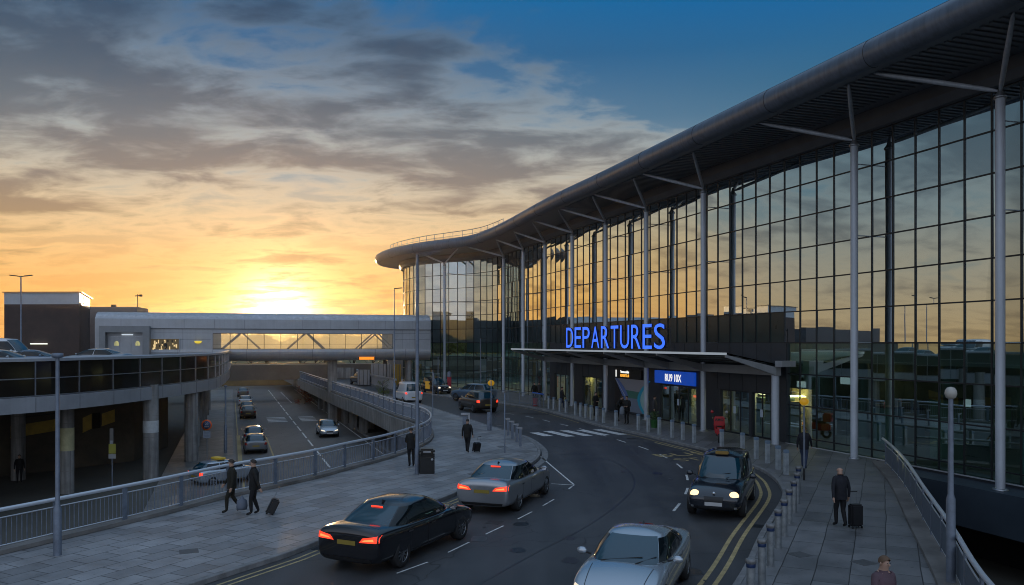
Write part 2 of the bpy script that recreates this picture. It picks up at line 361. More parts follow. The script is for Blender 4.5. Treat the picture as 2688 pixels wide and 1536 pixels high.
# ------------------------------------------------------------------ sky, sun, air
def build_world():
    w = bpy.data.worlds.new('World'); scene.world = w; w.use_nodes = True; nt = w.node_tree
    bg = nt.nodes['Background']; tc = N(nt, 'TexCoord'); D = tc.outputs['Generated']
    nm = N(nt, 'VectorMath', operation='NORMALIZE'); nt.links.new(D, nm.inputs[0]); D = nm.outputs[0]
    sx = N(nt, 'SeparateXYZ'); nt.links.new(D, sx.inputs[0]); dz = sx.outputs['Z']; dx = sx.outputs['X']; dy = sx.outputs['Y']
    sky = N(nt, 'TexSky'); sky.sky_type = 'NISHITA'; sky.sun_disc = False; sky.sun_elevation = SUN_EL
    sky.sun_rotation = SUN_AZ; sky.air_density = 1.6; sky.dust_density = 2.5; sky.ozone_density = 2.0
    dt = N(nt, 'VectorMath', operation='DOT_PRODUCT'); nt.links.new(D, dt.inputs[0]); dt.inputs[1].default_value = SUN
    ang = mathn(nt, 'MULTIPLY', mathn(nt, 'ARCCOSINE', mathn(nt, 'MINIMUM', dt.outputs['Value'], 1.0)), 180/PI)
    # clear sky: warm at the horizon; overhead, out of view, brightened as fill light
    zc = mathn(nt, 'MAXIMUM', dz, 0.)
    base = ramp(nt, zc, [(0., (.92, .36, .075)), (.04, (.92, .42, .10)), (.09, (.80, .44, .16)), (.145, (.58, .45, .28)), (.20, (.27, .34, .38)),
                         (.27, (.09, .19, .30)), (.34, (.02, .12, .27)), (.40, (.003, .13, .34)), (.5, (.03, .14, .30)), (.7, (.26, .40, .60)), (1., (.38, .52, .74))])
    side = mathn(nt, 'MULTIPLY', smooth(nt, ang, 23, 46), .95)
    base = mixc(nt, side, base, ramp(nt, zc, [(0., (.48, .33, .17)), (.04, (.40, .32, .20)), (.08, (.28, .28, .24)), (.13, (.17, .23, .25)), (.20, (.09, .18, .24)), (.30, (.03, .13, .24)), (.39, (.004, .12, .33)), (.6, (.14, .26, .40)), (1., (.38, .52, .74))]))
    side_l = ramp(nt, zc, [(0., (.52, .35, .17)), (.08, (.38, .33, .25)), (.15, (.23, .27, .28)), (.25, (.11, .18, .23)), (.6, (.10, .17, .24))])
    side_s = ramp(nt, zc, [(0., (.34, .23, .12)), (.08, (.19, .18, .16)), (.16, (.10, .13, .155)), (.3, (.035, .08, .12)), (.6, (.04, .08, .12))])
    # away from the sun, out of view: pale blue sky brightened as fill light
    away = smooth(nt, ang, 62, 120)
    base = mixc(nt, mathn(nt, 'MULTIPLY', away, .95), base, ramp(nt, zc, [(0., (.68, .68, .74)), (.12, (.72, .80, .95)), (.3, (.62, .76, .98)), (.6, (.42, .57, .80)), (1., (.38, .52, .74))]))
    # clouds on a flat layer overhead, drawn out towards the horizon
    den = mathn(nt, 'ADD', zc, .15)
    cv = N(nt, 'CombineXYZ'); nt.links.new(mathn(nt, 'DIVIDE', dx, den), cv.inputs[0]); nt.links.new(mathn(nt, 'DIVIDE', dy, den), cv.inputs[1])
    def cloud(scale, loc, rot, sc, detail=9, rough=.6, dist=.5):
        mp = N(nt, 'Mapping'); mp.inputs['Location'].default_value = loc; mp.inputs['Rotation'].default_value = (0, 0, rot); mp.inputs['Scale'].default_value = sc
        nt.links.new(cv.outputs[0], mp.inputs['Vector'])
        n = N(nt, 'TexNoise'); n.inputs['Scale'].default_value = scale; n.inputs['Detail'].default_value = detail; n.inputs['Roughness'].default_value = rough
        n.inputs['Distortion'].default_value = dist; nt.links.new(mp.outputs[0], n.inputs['Vector']); return n.outputs['Fac']
    c1 = cloud(1.05, (3.1, 1.7, 0), math.radians(20), (.72, 1.08, 1), 10, .54, .3); c2 = cloud(4.2, (7.3, 2.2, 4), math.radians(14), (.75, 1.1, 1), 8, .56, .3)
    c3 = cloud(.45, (4.4, 5.1, 2), math.radians(30), (.8, 1.3, 1), 3, .5, 0)
    dens = mathn(nt, 'ADD', mathn(nt, 'ADD', mathn(nt, 'MULTIPLY', c1, .50), mathn(nt, 'MULTIPLY', c2, .44)), mathn(nt, 'MULTIPLY', c3, .42))
    # the upper right of the sky is clear
    clr = smooth(nt, mathn(nt, 'ADD', mathn(nt, 'MULTIPLY', dx, .75), mathn(nt, 'MULTIPLY', dz, .62)), .10, .42)
    dens = mathn(nt, 'SUBTRACT', dens, mathn(nt, 'MULTIPLY', clr, .22))
    # a heavier bank towards the upper left
    bank = smooth(nt, mathn(nt, 'SUBTRACT', mathn(nt, 'MULTIPLY', dz, 1.), mathn(nt, 'MULTIPLY', dx, .35)), .28, .50)
    dens = mathn(nt, 'ADD', dens, mathn(nt, 'MULTIPLY', bank, .025))
    thin = smooth(nt, dens, .575, .66); thick = smooth(nt, mathn(nt, 'ADD', dens, mathn(nt, 'MULTIPLY', smooth(nt, zc, .08, .22), .045)), .66, .79)
    lit = ramp(nt, zc, [(0., (1.0, .44, .11)), (.05, (1.0, .50, .13)), (.11, (.90, .57, .25)), (.17, (.70, .57, .39)), (.235, (.44, .46, .44)), (.29, (.24, .31, .37)), (.36, (.09, .16, .25)), (.42, (.03, .10, .20)), (.6, (.06, .10, .15))])
    shade = ramp(nt, zc, [(0., (.70, .28, .06)), (.06, (.60, .30, .09)), (.12, (.42, .27, .14)), (.18, (.24, .20, .175)), (.25, (.125, .15, .18)), (.31, (.055, .09, .14)), (.38, (.018, .058, .12)), (.5, (.02, .05, .10))])
    far = mathn(nt, 'MULTIPLY', away, .9)
    lit = mixc(nt, side, lit, side_l); shade = mixc(nt, side, shade, side_s); lit = mixc(nt, far, lit, (.84, .90, 1.04)); shade = mixc(nt, far, shade, (.56, .64, .80))
    col = mixc(nt, mathn(nt, 'MULTIPLY', thin, .85), base, lit)
    col = mixc(nt, mathn(nt, 'MULTIPLY', thick, .92), col, shade)
    # forward-scattered glow round the low sun (the brightest part)
    veil = mathn(nt, 'SUBTRACT', 1.15, mathn(nt, 'MULTIPLY', smooth(nt, c2, .44, .62), .85))
    def glow(width, amp, c):
        g = mathn(nt, 'MULTIPLY', veil, mathn(nt, 'EXPONENT', mathn(nt, 'MULTIPLY', mathn(nt, 'POWER', mathn(nt, 'DIVIDE', ang, width), 1.6), -1.))); g = mathn(nt, 'MULTIPLY', g, amp)
        v = N(nt, 'VectorMath', operation='SCALE'); v.inputs[0].default_value = c; nt.links.new(g, v.inputs['Scale']); return v.outputs[0]
    def addv(a, b):
        v = N(nt, 'VectorMath', operation='ADD'); nt.links.new(a, v.inputs[0]); nt.links.new(b, v.inputs[1]); return v.outputs[0]
    col = addv(col, glow(1.5, 8., (1, .80, .42))); col = addv(col, glow(4.0, .45, (1, .58, .18))); col = addv(col, glow(11, .08, (1, .50, .15)))
    gm = N(nt, 'VectorMath', operation='SCALE'); nt.links.new(sky.outputs[0], gm.inputs[0]); gm.inputs['Scale'].default_value = .008
    col = addv(col, gm.outputs[0])
    # below the horizon: dim ground colour
    col = mixc(nt, smooth(nt, dz, -.004, -.03), col, (.05, .05, .05))
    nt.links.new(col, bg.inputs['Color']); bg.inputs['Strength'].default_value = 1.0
    return w
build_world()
sd = bpy.data.lights.new('sun', 'SUN'); so = bpy.data.objects.new('sun', sd); COL.objects.link(so)
sd.energy = 5.0; sd.angle = math.radians(.55); sd.color = (1, .62, .30)
so.rotation_euler = (-SUN).to_track_quat('-Z', 'Y').to_euler(); so.location = (-40, 140, 40)
scene.view_settings.view_transform = 'Standard'; scene.view_settings.look = 'None'; scene.view_settings.exposure = 0; scene.view_settings.gamma = 1
scene.render.engine = 'CYCLES'; scene.render.filter_size = 1.0; scene.cycles.filter_width = 1.0
cy = scene.cycles; cy.max_bounces = 8; cy.diffuse_bounces = 3; cy.glossy_bounces = 4; cy.transmission_bounces = 4; cy.transparent_max_bounces = 16
cy.volume_bounces = 0; cy.caustics_reflective = False; cy.caustics_refractive = False; cy.sample_clamp_indirect = 6; cy.use_denoising = True
HAZE = True
if HAZE:
    hz = MB(); hz.box((0, 190, 10), (900, 520, 29)); ho = part('haze', hz, None); tag(ho, kind='stuff')
    hm = bpy.data.materials.new('haze'); hm.use_nodes = True; nt = hm.node_tree; nt.nodes.remove(nt.nodes['Principled BSDF'])
    pv = N(nt, 'VolumePrincipled'); pv.inputs['Color'].default_value = (.95, .93, .9, 1); pv.inputs['Density'].default_value = .00007; pv.inputs['Anisotropy'].default_value = .86
    nt.links.new(pv.outputs[0], nt.nodes['Material Output'].inputs['Volume']); ho.data.materials.clear(); ho.data.materials.append(hm)
# ------------------------------------------------------------------ ground, roads, pavements
LOW = -3.2
RAIL_C = [(-15.2,15.6),(-14.0,17.6),(-12.8,19.95),(-12.2,21.3),(-10.9,24.2),(-9.7,27.3),(-8.76,28.9),(-7.6,31.2),(-6.9,33.2),(-5.83,35.8),(-4.95,39.2),(-4.5,42.5),
          (-4.7,46.2),(-5.4,49.9),(-6.5,53.2),(-8.6,58.2),(-13.3,70.8),(-18.3,83.2),(-31.4,117.6),(-46,156)]
RAIL_L = catmull(RAIL_C, .5)
KERB_L = catmull([(-11.5,8.5),(-9.2,13.2),(-6.88,17.75),(-5.61,20.1),(-5.17,21.2),(-2.38,27.1),(-1.7,28.9),(.1,32.6),(.95,35.4),(1.36,38.0),(1.3,41.3),(.5,46.0),(-1.5,51.0),(-2.7,54.6),(-4.7,60),(-7.9,69),(-12.5,80),(-19,97),(-30,124),(-41,152)], .6)
KERB_R = catmull([(-1.5,5.5),(1.6,11),(4.98,17.75),(6.91,22.2),(9.2,27.2),(9.95,29.6),(10.35,31.8),(10.4,34.4),(9.75,39.1),(8.73,42.4),(7.35,46.8),(5.6,51.2),(4.0,57.5),(1.71,65.1),(-1.49,71.0),(-6.5,78.5),(-11,88),(-17,103),(-28,130),(-38,156)], .6)
RAIL_R = catmull([(5.2,3.5),(6.7,8.5),(8.3,13.85),(10.0,18.1),(11.9,23.0),(13.8,27.8),(15.1,31.4),(16.2,34.8)], .5)
COLS = [(20.5,21.0),(17.9,29.2),(15.6,36.3),(11.46,47.7),(9.20,54.6),(7.12,60.6),(5.05,66.7),(3.04,73.2),(1.11,78.8),(-.9,85.0),(-7.86,92.7)]
FAC = Line(catmull([(25.6,8.0),(23.6,14.5),(21.45,21.3),(18.85,29.5),(16.55,36.6),(12.45,48.05),(10.15,54.9),(8.1,60.95),(6.0,67.05),(4.0,73.6),(2.05,79.2),(.1,85.0),(-1.7,89.9),(-4.4,93.6),
                    (-8.4,96.3),(-12.1,99.6),(-14.2,104.6),(-14.4,110),(-11.5,117)], .4))
EDGE = Line(catmull([(22.6,7.2),(20.0,13.5),(17.2,20),(14.75,27.2),(12.9,32.9),(10.6,40),(8.55,46.4),(6.1,54),(3.0,63.2),(-.25,74.6),(-2.3,81.0),(-4.5,86.0),(-7.6,89.3),(-11.2,92.8),(-15.2,98.6),(-17.6,105),(-17.2,111.5),(-12,119)], .5))

g = MB(); g.add([(-440, -60, LOW-.02), (440, -60, LOW-.02), (440, 440, LOW-.02), (-440, 440, LOW-.02)], [(0, 1, 2, 3)])
struct('ground', g, pm('ground_earth', (.075, .072, .06), .9, noise=(.05, .5), bump=(2, .5)))
# lower road runs straight towards the low sun
LD = Vector((-.333, .943)); LN = Vector((LD.y, -LD.x)); LC = Vector((-15.9, 64.4))
def low(s, t, z=LOW):    # s along the lower road, t to its right
    p = LC+LD*s+LN*t; return (p.x, p.y, z)
def strip(mb, a, b, c, d, z, mat=None): mb.add([(*a, z), (*b, z), (*c, z), (*d, z)], [(0, 1, 2, 3)], mat)
lr = MB(); lr.add([low(-62, -6.1), low(-62, 5.2), low(101, 5.2), low(101, -6.1)], [(0, 1, 2, 3)])
lr.add([low(87, -40), low(87, -6.1), low(101, -6.1), low(101, -40)], [(0, 1, 2, 3)])
struct('lower_road', lr, M_asph_low)
lp = MB()
def lowbox(mb, s0, s1, t0, t1, z0, z1, mat=None):
    mb.prism([low(s0, t0)[:2], low(s0, t1)[:2], low(s1, t1)[:2], low(s1, t0)[:2]], z0, z1, mat)
lowbox(lp, -62, 87, -10.6, -6.25, LOW, LOW+.13); lowbox(lp, -62, 101, 5.35, 8.6, LOW, LOW+.13)
struct('lower_pavement', lp, paving_mat('lower_paving', .16, math.radians(-70), 1.2, .8, tint=(1.04, 1, .93)))
lk = MB(); lowbox(lk, -62, 87, -6.25, -6.1, LOW, LOW+.15); lowbox(lk, -62, 101, 5.2, 5.35, LOW, LOW+.15)
struct('lower_kerb', lk, M_kerb)
lm = MB()
def lmark(s0, s1, t0, t1, mat): lm.add([low(s0, t0, LOW+.004), low(s0, t1, LOW+.004), low(s1, t1, LOW+.004), low(s1, t0, LOW+.004)], [(0, 1, 2, 3)], mat)
for s in range(-40, 84, 6): lmark(s, s+4.6, -.07, .07, M_white)
for s in (52, 66): lmark(s, s+12, 1.7, 1.82, M_white)
lmark(-40, 86, 4.6, 4.72, M_white)
lmark(-8, 12, -5.95, -5.65, M_yell); lmark(12, 12.15, -5.95, -3.5, M_yell); lmark(-30, -8.2, -5.8, -5.66, M_yell); lmark(-8, 11, -3.45, -3.33, M_yell); lmark(12.4, 60, -5.9, -5.8, M_yell)
for s in (24, 25.6, 27.2, 28.8): lmark(s, s+.7, -2.6, -.6, M_white); lmark(s, s+.7, .9, 2.6, M_white)
tag(struct('lower_road_markings', lm, None), kind='structure')

# upper (departures) level: a slab carried over the lower road
up_edge_l = [p for p in offset(RAIL_L, -.22)]
slab_poly = up_edge_l[::2]+[up_edge_l[-1]]+[(-30, 175), (8, 175), (-6, 125)]+[FAC(FAC.L*(1-k/120)) for k in range(120) if FAC(FAC.L*(1-k/120))[1] > 36.0]+[(16.35, 35.0)]+list(reversed(offset(RAIL_R, .30)))[::2]+[(5.5, 3.5), (-22.5, 3.5)]
up = MB(); up.prism(slab_poly, -.95, 0.0, M_asph, side_mat=M_conc); struct('upper_road', up, None)
# soffit edge beam along the left side of the slab
eb = MB(); eb.sweep(RAIL_L, [(-.42, -1.05), (-.225, -1.05), (-.225, .10), (-.42, .10)], M_conc); struct('slab_edge', eb, None)
pl = MB(); inner = offset(RAIL_L, .16)
# left pavement between railing and kerb (its far tip tapers off along the road)
pl.prism([p for p in inner if p[1] < 150][::2]+list(reversed([p for p in offset(KERB_L, -.15) if p[1] < 150]))[::2], .002, .12, M_pave_l); struct('left_pavement', pl, None)
kb = MB(); kb.sweep(KERB_L, [(-.15, .004), (0, .004), (0, .118), (-.02, .135), (-.15, .135)], M_kerb); struct('left_kerb', kb, None)
pr = MB(); far_fac = [FAC(t/2) for t in range(int(FAC.L*2)) if 36.3 < FAC(t/2)[1] < 118]
kr = offset(KERB_R, .16)
poly = [p for p in kr if p[1] < 116]+list(reversed(far_fac))[::2]+[(16.35, 34.9)]+list(reversed(offset(RAIL_R, -.02)))[::2]+[(5.0, 3.5)]
pr.prism(poly, .002, .12, M_pave_r); struct('right_pavement', pr, None)
kb = MB(); kb.sweep(KERB_R, [(0, .004), (.16, .004), (.16, .135), (.02, .135), (0, .118)], M_kerb); struct('right_kerb', kb, None)
mk = MB()
def stripe_along(line, a, b, off, w, mat, step=.6):
    L = Line(line); pts = L.cut(a, b, step); n = normals(pts)
    for i in range(len(pts)-1):
        q = [(pts[j][0]+n[j][0]*(off+e), pts[j][1]+n[j][1]*(off+e), .004) for j, e in ((i, -w/2), (i, w/2), (i+1, w/2), (i+1, -w/2))]
        mk.add(q, [(0, 1, 2, 3)], mat)
KL, KR = Line(KERB_L), Line(KERB_R)
s0 = KL.near((.6, 34.4))
for o in (.28, .50): stripe_along(KERB_L, 1, s0, o, .07, M_yell)
sa = KR.near((8.4, 43.4))
a0, a1 = KL.near((.3, 33)), KL.near((.2, 46.8)); stripe_along(KERB_L, a0, a1, .22, .30, M_kerb)
for o in (-.42, -.72): stripe_along(KERB_R, .5, sa, o, .11, M_yell)
sb = KR.near((6.9, 47.8)); stripe_along(KERB_R, sa, sb, -.42, .07, M_yell)
sc = KR.near((5.0, 53.8)); stripe_along(KERB_R, sc, KR.near((-1.4, 70.8)), -.42, .08, M_yell)
# dashed lane line and its curving continuation round the bend
LANE = [(-1.9,14.2),gx(958,1450),gx(1058,1402),gx(1150,1358),gx(1224,1322),gx(1292,1290),gx(1345,1262),gx(1388,1237),gx(1405,1226)]
L1 = Line(catmull(LANE, .4)); t = .3
while t < L1.L-1: stripe_along(L1.p, t, min(t+1.15, L1.L), 0, .055, M_white); t += 2.15
LANE2 = [gx(1676,1272),gx(1700,1240),gx(1712,1205),gx(1700,1168),gx(1660,1140),gx(1610,1118),gx(1560,1102),gx(1500,1083),gx(1440,1066),gx(1380,1052),gx(1320,1038),gx(1262,1029),gx(1225,1026),gx(1160,1012)]
L2 = Line(catmull(LANE2, .4)); t = 0.
while t < L2.L-1: stripe_along(L2.p, t, min(t+1.3, L2.L), 0, .09, M_white); t += 3.0
# white lines of the splitter by the kerb nose
for a, b in ((gx(1345,1136), gx(1385,1170)), (gx(1385,1170), gx(1428,1206)), (gx(1372,1204), gx(1428,1207)), (gx(1428,1207), gx(1415,1217))):
    stripe_along([a, b], 0, math.dist(a, b), 0, .07, M_white, 1.)
# zebra crossing
cd, wd = Vector((.962, .272)), Vector((.40, -.917))
z0 = Vector((.62, 48.3))
for k in range(6):
    p = z0+cd*(.2+1.09*k); w = .58
    a, b = p, p+cd*w; L = 3.1 if k else 2.0
    if k == 0: a = a+wd*.6; b = b+wd*.6
    strip(mk, tuple(a), tuple(a+wd*L), tuple(b+wd*L), tuple(b), .006, M_white)
# worn yellow lettering on the carriageway by the bollards
base = Vector(gx(1640,1138)); rdir = (Vector(gx(1745,1132))-base).normalized(); udir = Vector((-rdir.y, rdir.x))
letters(mk, 'BUS', (base.x, base.y, .006), (rdir.x, rdir.y, 0), 1.35, 0, 1.25, mat=M_yell, align='LEFT', up=(udir.x, udir.y, 0))
b2 = base-udir*1.5+rdir*.2; letters(mk, 'STOP', (b2.x, b2.y, .006), (rdir.x, rdir.y, 0), 1.2, 0, 1.1, mat=M_yell, align='LEFT', up=(udir.x, udir.y, 0))
struct('road_markings', mk, None)
# tar seams drawn across the carriageway
ts = MB(); M_tar = pm('tar_seam', (.018, .018, .02), .35)
def seam(pts, w):
    global mk
    keep, mk = mk, ts; p = catmull(pts, .4); stripe_along(p, 0, Line(p).L, 0, w, M_tar); mk = keep
seam([gx(1190,1456), gx(1330,1378), gx(1450,1316), gx(1530,1262), gx(1576,1215), gx(1570,1178), gx(1520,1146), gx(1440,1130)], .035)
seam([gx(1440,1130), gx(1400,1131), gx(1350,1136)], .03); seam([gx(1330,1012), gx(1270,1016), gx(1235,1030), gx(1226,1062)], .04)
struct('road_seams', ts, None)
# drain covers and patches
pa = MB()
for px, py, a, b in ((1330,1030,2.2,1.2), (1260,1023,1.4,1.0), (1540,1400,.5,.5), (1230,1300,.45,.45)):
    p = gx(px, py); pa.box((p[0], p[1], .0035), (a, b, .003), rz=-.4)
struct('road_patches', pa, pm('patch_asphalt', (.03, .03, .032), .6, noise=(4, .3)))
rn = random.Random(21); sp = MB(); m_oil = pm('oil_stain', (.022, .022, .025), .3, noise=(5, .3))
for k in range(46):
    px, py = rn.uniform(560, 1800), rn.uniform(1040, 1450); X, Y = gx(px, py); sx = KL(KL.near((X, Y))); tx = KR(KR.near((X, Y)))
    if not (sx[0]+.6 < X < tx[0]-.6): continue
    r = rn.uniform(.05, .28); n = 11; sp.add([(X+r*rn.uniform(.6, 1)*math.cos(2*PI*i/n)*1.2, Y+r*rn.uniform(.6, 1)*math.sin(2*PI*i/n)*1.6, .0045) for i in range(n)], [tuple(range(n))])
struct('road_stains', sp, m_oil)
gc = MB()
for t in (3, 14, 27, 41): q = KL(t); w = KL.tan(t); gc.box((q[0]+w[1]*.24, q[1]-w[0]*.24, .004), (.42, .32, .006), rz=math.atan2(w[1], w[0]))
for t in (8, 20, 33, 46): q = KR(t); w = KR.tan(t); gc.box((q[0]-w[1]*.2, q[1]+w[0]*.2, .004), (.42, .32, .006), rz=math.atan2(w[1], w[0]))
struct('road_gullies', gc, pm('cast_iron', (.02, .02, .022), .5, .6))
mc = MB()
for px, py in ((1180, 1180), (470, 1372), (1250, 1112), (2150, 1400), (1990, 1380)):
    X, Y = gx(px, py, .12); mc.box((X, Y, .122), (.45, .45, .006), rz=.42)
struct('pavement_covers', mc, pm('cover_plate', (.13, .13, .13), .55, .5, noise=(20, .3)))
# hills far off
hl = MB(); rnd = random.Random(3)
for (y, h, c) in ((330, 9, 1),):
    xs = list(range(-430, 431, 20)); top = [(x, y, LOW+h*(.8+.2*rnd.random())) for x in xs]
    vs = [(x, y-80, LOW-.1) for x in xs]+top+[(x, y+90, LOW-.1) for x in xs]; n = len(xs)
    hl.add(vs, [(i+r*n, i+1+r*n, i+1+(r+1)*n, i+(r+1)*n) for r in (0, 1) for i in range(n-1)], sm=True)
struct('hills', hl, pm('distant_field', (.06, .075, .035), .9, noise=(.02, .4)))
# ------------------------------------------------------------------ terminal building
T = thing('terminal_building', 'long curved glass terminal with grey roof rim and slender columns beside the departures road', 'building', (16, 34, 0))
def tp(name, mb, mat=None, parent=T, **k):
    if parent is not T:
        return part(name, mb, mat, parent, **k) if not k.pop('w', True) else part_sub(name, mb, mat, parent, **k)
    return part(name, mb, mat, T, world=True, **k)
def part_sub(name, mb, mat, parent, **k):      # parents here carry no transform of their own
    mb.v = [(v[0]-16, v[1]-34, v[2]) for v in mb.v]
    return part(name, mb, mat, parent, **k)
TOPZ, COLTOP, ROW = 15.1, 14.62, 1.63
ZR = [.10, .51, 2.14, 3.77, 5.40, 7.03, 8.66, 10.29, 11.92, 13.55, TOPZ]
colS = [FAC.near(c) for c in COLS]
SF0, SF1 = FAC.seen(1962, 20, 60), FAC.seen(1372, 50, 90)        # storefront range
joints = [0]+colS+[colS[-1]+6.5, colS[-1]+13, FAC.L-.3]
rnd = random.Random(11)
for b in range(len(joints)-1):
    a, c = joints[b], joints[b+1]; n = max(2, round((c-a)/1.24)); w = (c-a)/n
    gl = MB(); fr = MB(); gl2 = MB()
    for i in range(n):
        p, q = FAC(a+i*w), FAC(a+(i+1)*w); mid = a+(i+.5)*w
        t = Vector((q[0]-p[0], q[1]-p[1], 0)).normalized(); nn = Vector((-t.y, t.x, 0))
        shop = SF0 < mid < SF1
        for r in range(len(ZR)-1):
            if shop and r < 4: continue
            z0, z1 = ZR[r], ZR[r+1]; low_ = r < 4 or (shop and r == 4); tgt = gl2 if low_ else gl
            e = [rnd.gauss(0, .0022) for _ in range(3)]
            P = [Vector((p[0], p[1], z0)), Vector((q[0], q[1], z0)), Vector((q[0], q[1], z1)), Vector((p[0], p[1], z1))]
            P = [v+nn*(e[0]*(1 if k in (1, 2) else -1)+e[1]*(1 if k > 1 else -1)) for k, v in enumerate(P)]
            tgt.add(P, [(0, 1, 2, 3)], (M_refl_tone if shop and r == 4 else M_glass_low) if low_ else M_glass)
        z0 = 5.4 if shop else .1
        o = nn*.02
        fr.beam((p[0]+o.x, p[1]+o.y, z0), (p[0]+o.x, p[1]+o.y, TOPZ), .055, .05, M_mull, up=(nn.x, nn.y, 0))
        for r, z in enumerate(ZR):
            if shop and z < 5.3: continue
            hh = .075 if z == 5.4 else .06
            fr.beam((p[0]+o.x*.7, p[1]+o.y*.7, z), (q[0]+o.x*.7, q[1]+o.y*.7, z), .045, hh, M_mull)
    if gl.v: gp = tp('glass_bay', gl, None)
    if gl2.v:
        if gl.v: tp('lower_panes', gl2, None, gp)
        else: gp = tp('glass_bay', gl2, None)
    tp('mullion_grid', fr, None, gp)
# plinth with its bright sill strip and, towards the viewer, the deep edge beam over the underpass
pl = MB(); pl.sweep(FAC.cut(0, FAC.L-.3, .8), [(-.16, -.0), (.25, -.0), (.25, .10), (-.16, .10)], M_dark); tp('plinth', pl, None)
sl = MB(); sl.sweep(FAC.cut(0, SF0, .8), [(-.20, .10), (-.165, .10), (-.165, .155), (-.20, .155)], pm('sill_strip', (.8, .82, .85), .25, .6)); tp('sill_strip', sl, None)
eb = MB(); eb.sweep(FAC.cut(0, FAC.near((16.45, 36.9)), .8), [(-1.55, -1.55), (.3, -1.55), (.3, -.003), (-1.55, -.003)], pm('edge_beam', (.05, .07, .095), .5, .3, noise=(.5, .15))); tp('edge_beam', eb, None)
# columns with their V struts
def ring(r, z0, z1, c, mb, mat, n=20): mb.lathe([(r, z0), (r, z1)], n, (c[0], c[1], 0), mat)
for i, c in enumerate(COLS):
    s = colS[i]; tx, ty = FAC.tan(s); n_o = Vector((-ty, tx, 0)); t = Vector((tx, ty, 0))
    cm = MB(); r = .165
    cm.lathe([(r, .0 if i > 1 else 0), (r, COLTOP-.25), (r*.75, COLTOP-.1), (r*.6, COLTOP)], 20, (c[0], c[1], 0), M_col)
    cm.lathe([(.26, .0), (.26, .06), (r+.002, .06)], 20, (c[0], c[1], .12 if i > 1 else 0), M_steel)
    co = tp('column', cm, None)
    if i:
        cap = MB(); cap.lathe([(.0, COLTOP-.28), (r+.06, COLTOP-.26), (r+.06, COLTOP-.2), (r*.7, COLTOP-.05), (.05, COLTOP+.2)], 16, (c[0], c[1], 0), M_steel); tp('capital', cap, None, co)
    sp = 3.0 if i not in (9, 10) else 3.6; dd = 3.15
    for sg in (-1, 1):
        tip = Vector((c[0], c[1], 15.92))+n_o*dd+t*sp*sg
        e = EDGE.near((tip.x, tip.y)); ex, ey = EDGE(e); eo = EDGE.tan(e); tip = Vector((ex+eo[1]*.62, ey-eo[0]*.62, 15.93))
        st = MB(); b0 = Vector((c[0], c[1], COLTOP)); d = tip-b0
        st.tube([b0+d*.02, b0+d*.1, b0+d*.5, b0+d*.93, tip], [.05, .085, .10, .075, .035], 10, M_col); tp('strut', st, None, co)
    # bracket ties back to the facade
    f = FAC(s)
    for z in (5.4, 10.29, 13.55): br = MB(); br.tube([(c[0], c[1], z), (f[0], f[1], z)], .025, 6, M_steel); tp('tie', br, None, co)
# beam over the glass, soffit, roof, rounded rim
bm_ = MB(); bm_.sweep(FAC.cut(0, FAC.L-.3, .8), [(-.35, TOPZ+.02), (.5, TOPZ+.02), (.5, 15.95), (-.55, 15.95), (-.55, 15.45)], pm('head_beam', (.11, .12, .135), .5, .3, noise=(.6, .2))); tp('head_beam', bm_, None)
ledge = EDGE.cut(0, EDGE.L, .6)
rm = MB(); cr = .50
rm.sweep(ledge, [(cr*math.cos(a)*.95+.02, 16.42+cr*1.06*math.sin(a)) for a in [2*PI*k/22 for k in range(22)]], M_tube, sm=True, caps=False)
rim = tp('roof_rim', rm, None)
jt = MB()
for k in range(1, int(EDGE.L/6.2)):
    s_ = k*6.2; p = EDGE(s_); t_ = EDGE.tan(s_); pts = [(p[0]+t_[1]*(.02+.482*math.cos(a)), p[1]-t_[0]*(.02+.482*math.cos(a)), 16.42+.536*math.sin(a)) for a in [2*PI*q/22 for q in range(22)]]
    jt.tube(pts, .010, 5, M_black, closed=True)
tp('rim_joint', jt, None, rim)
inn = offset(ledge, .1); poly = inn[::3]+[inn[-1], (2, 135), (20, 128), (60, 70), (60, 8)]
m_sof = bpy.data.materials.new('ribbed_soffit'); m_sof.use_nodes = True; nt = m_sof.node_tree; b = nt.nodes['Principled BSDF']
b.inputs['Base Color'].default_value = (.22, .24, .27, 1); b.inputs['Roughness'].default_value = .45; b.inputs['Metallic'].default_value = .3
tc = N(nt, 'TexCoord'); mp = N(nt, 'Mapping'); mp.inputs['Rotation'].default_value = (0, 0, math.radians(12)); nt.links.new(tc.outputs['Object'], mp.inputs['Vector'])
wv = N(nt, 'TexWave'); wv.bands_direction = 'Y'; wv.inputs['Scale'].default_value = 1.15; wv.inputs['Distortion'].default_value = .25; nt.links.new(mp.outputs[0], wv.inputs['Vector'])
bp = N(nt, 'Bump'); bp.inputs['Strength'].default_value = .0; bp.inputs['Distance'].default_value = .01; nt.links.new(wv.outputs['Fac'], bp.inputs['Height']); nt.links.new(bp.outputs['Normal'], b.inputs['Normal'])
rf = MB(); rf.prism(poly, 15.96, 16.78, m_sof); tp('roof', rf, None)
rb = MB()
for k in range(150):
    s_ = 4+k*.36; p = EDGE(s_); t_ = EDGE.tan(s_); rb.beam((p[0]+t_[1]*.6, p[1]-t_[0]*.6, 15.93), (p[0]+t_[1]*3.5, p[1]-t_[0]*3.5, 15.93), .15, .07, m_sof)
tp('soffit_ribbing', rb, None)
gt = MB(); gt.sweep(ledge, [(.0, 16.93), (.55, 16.93), (.55, 17.02), (.0, 17.02)], M_tube); tp('roof_edge_flashing', gt, None)
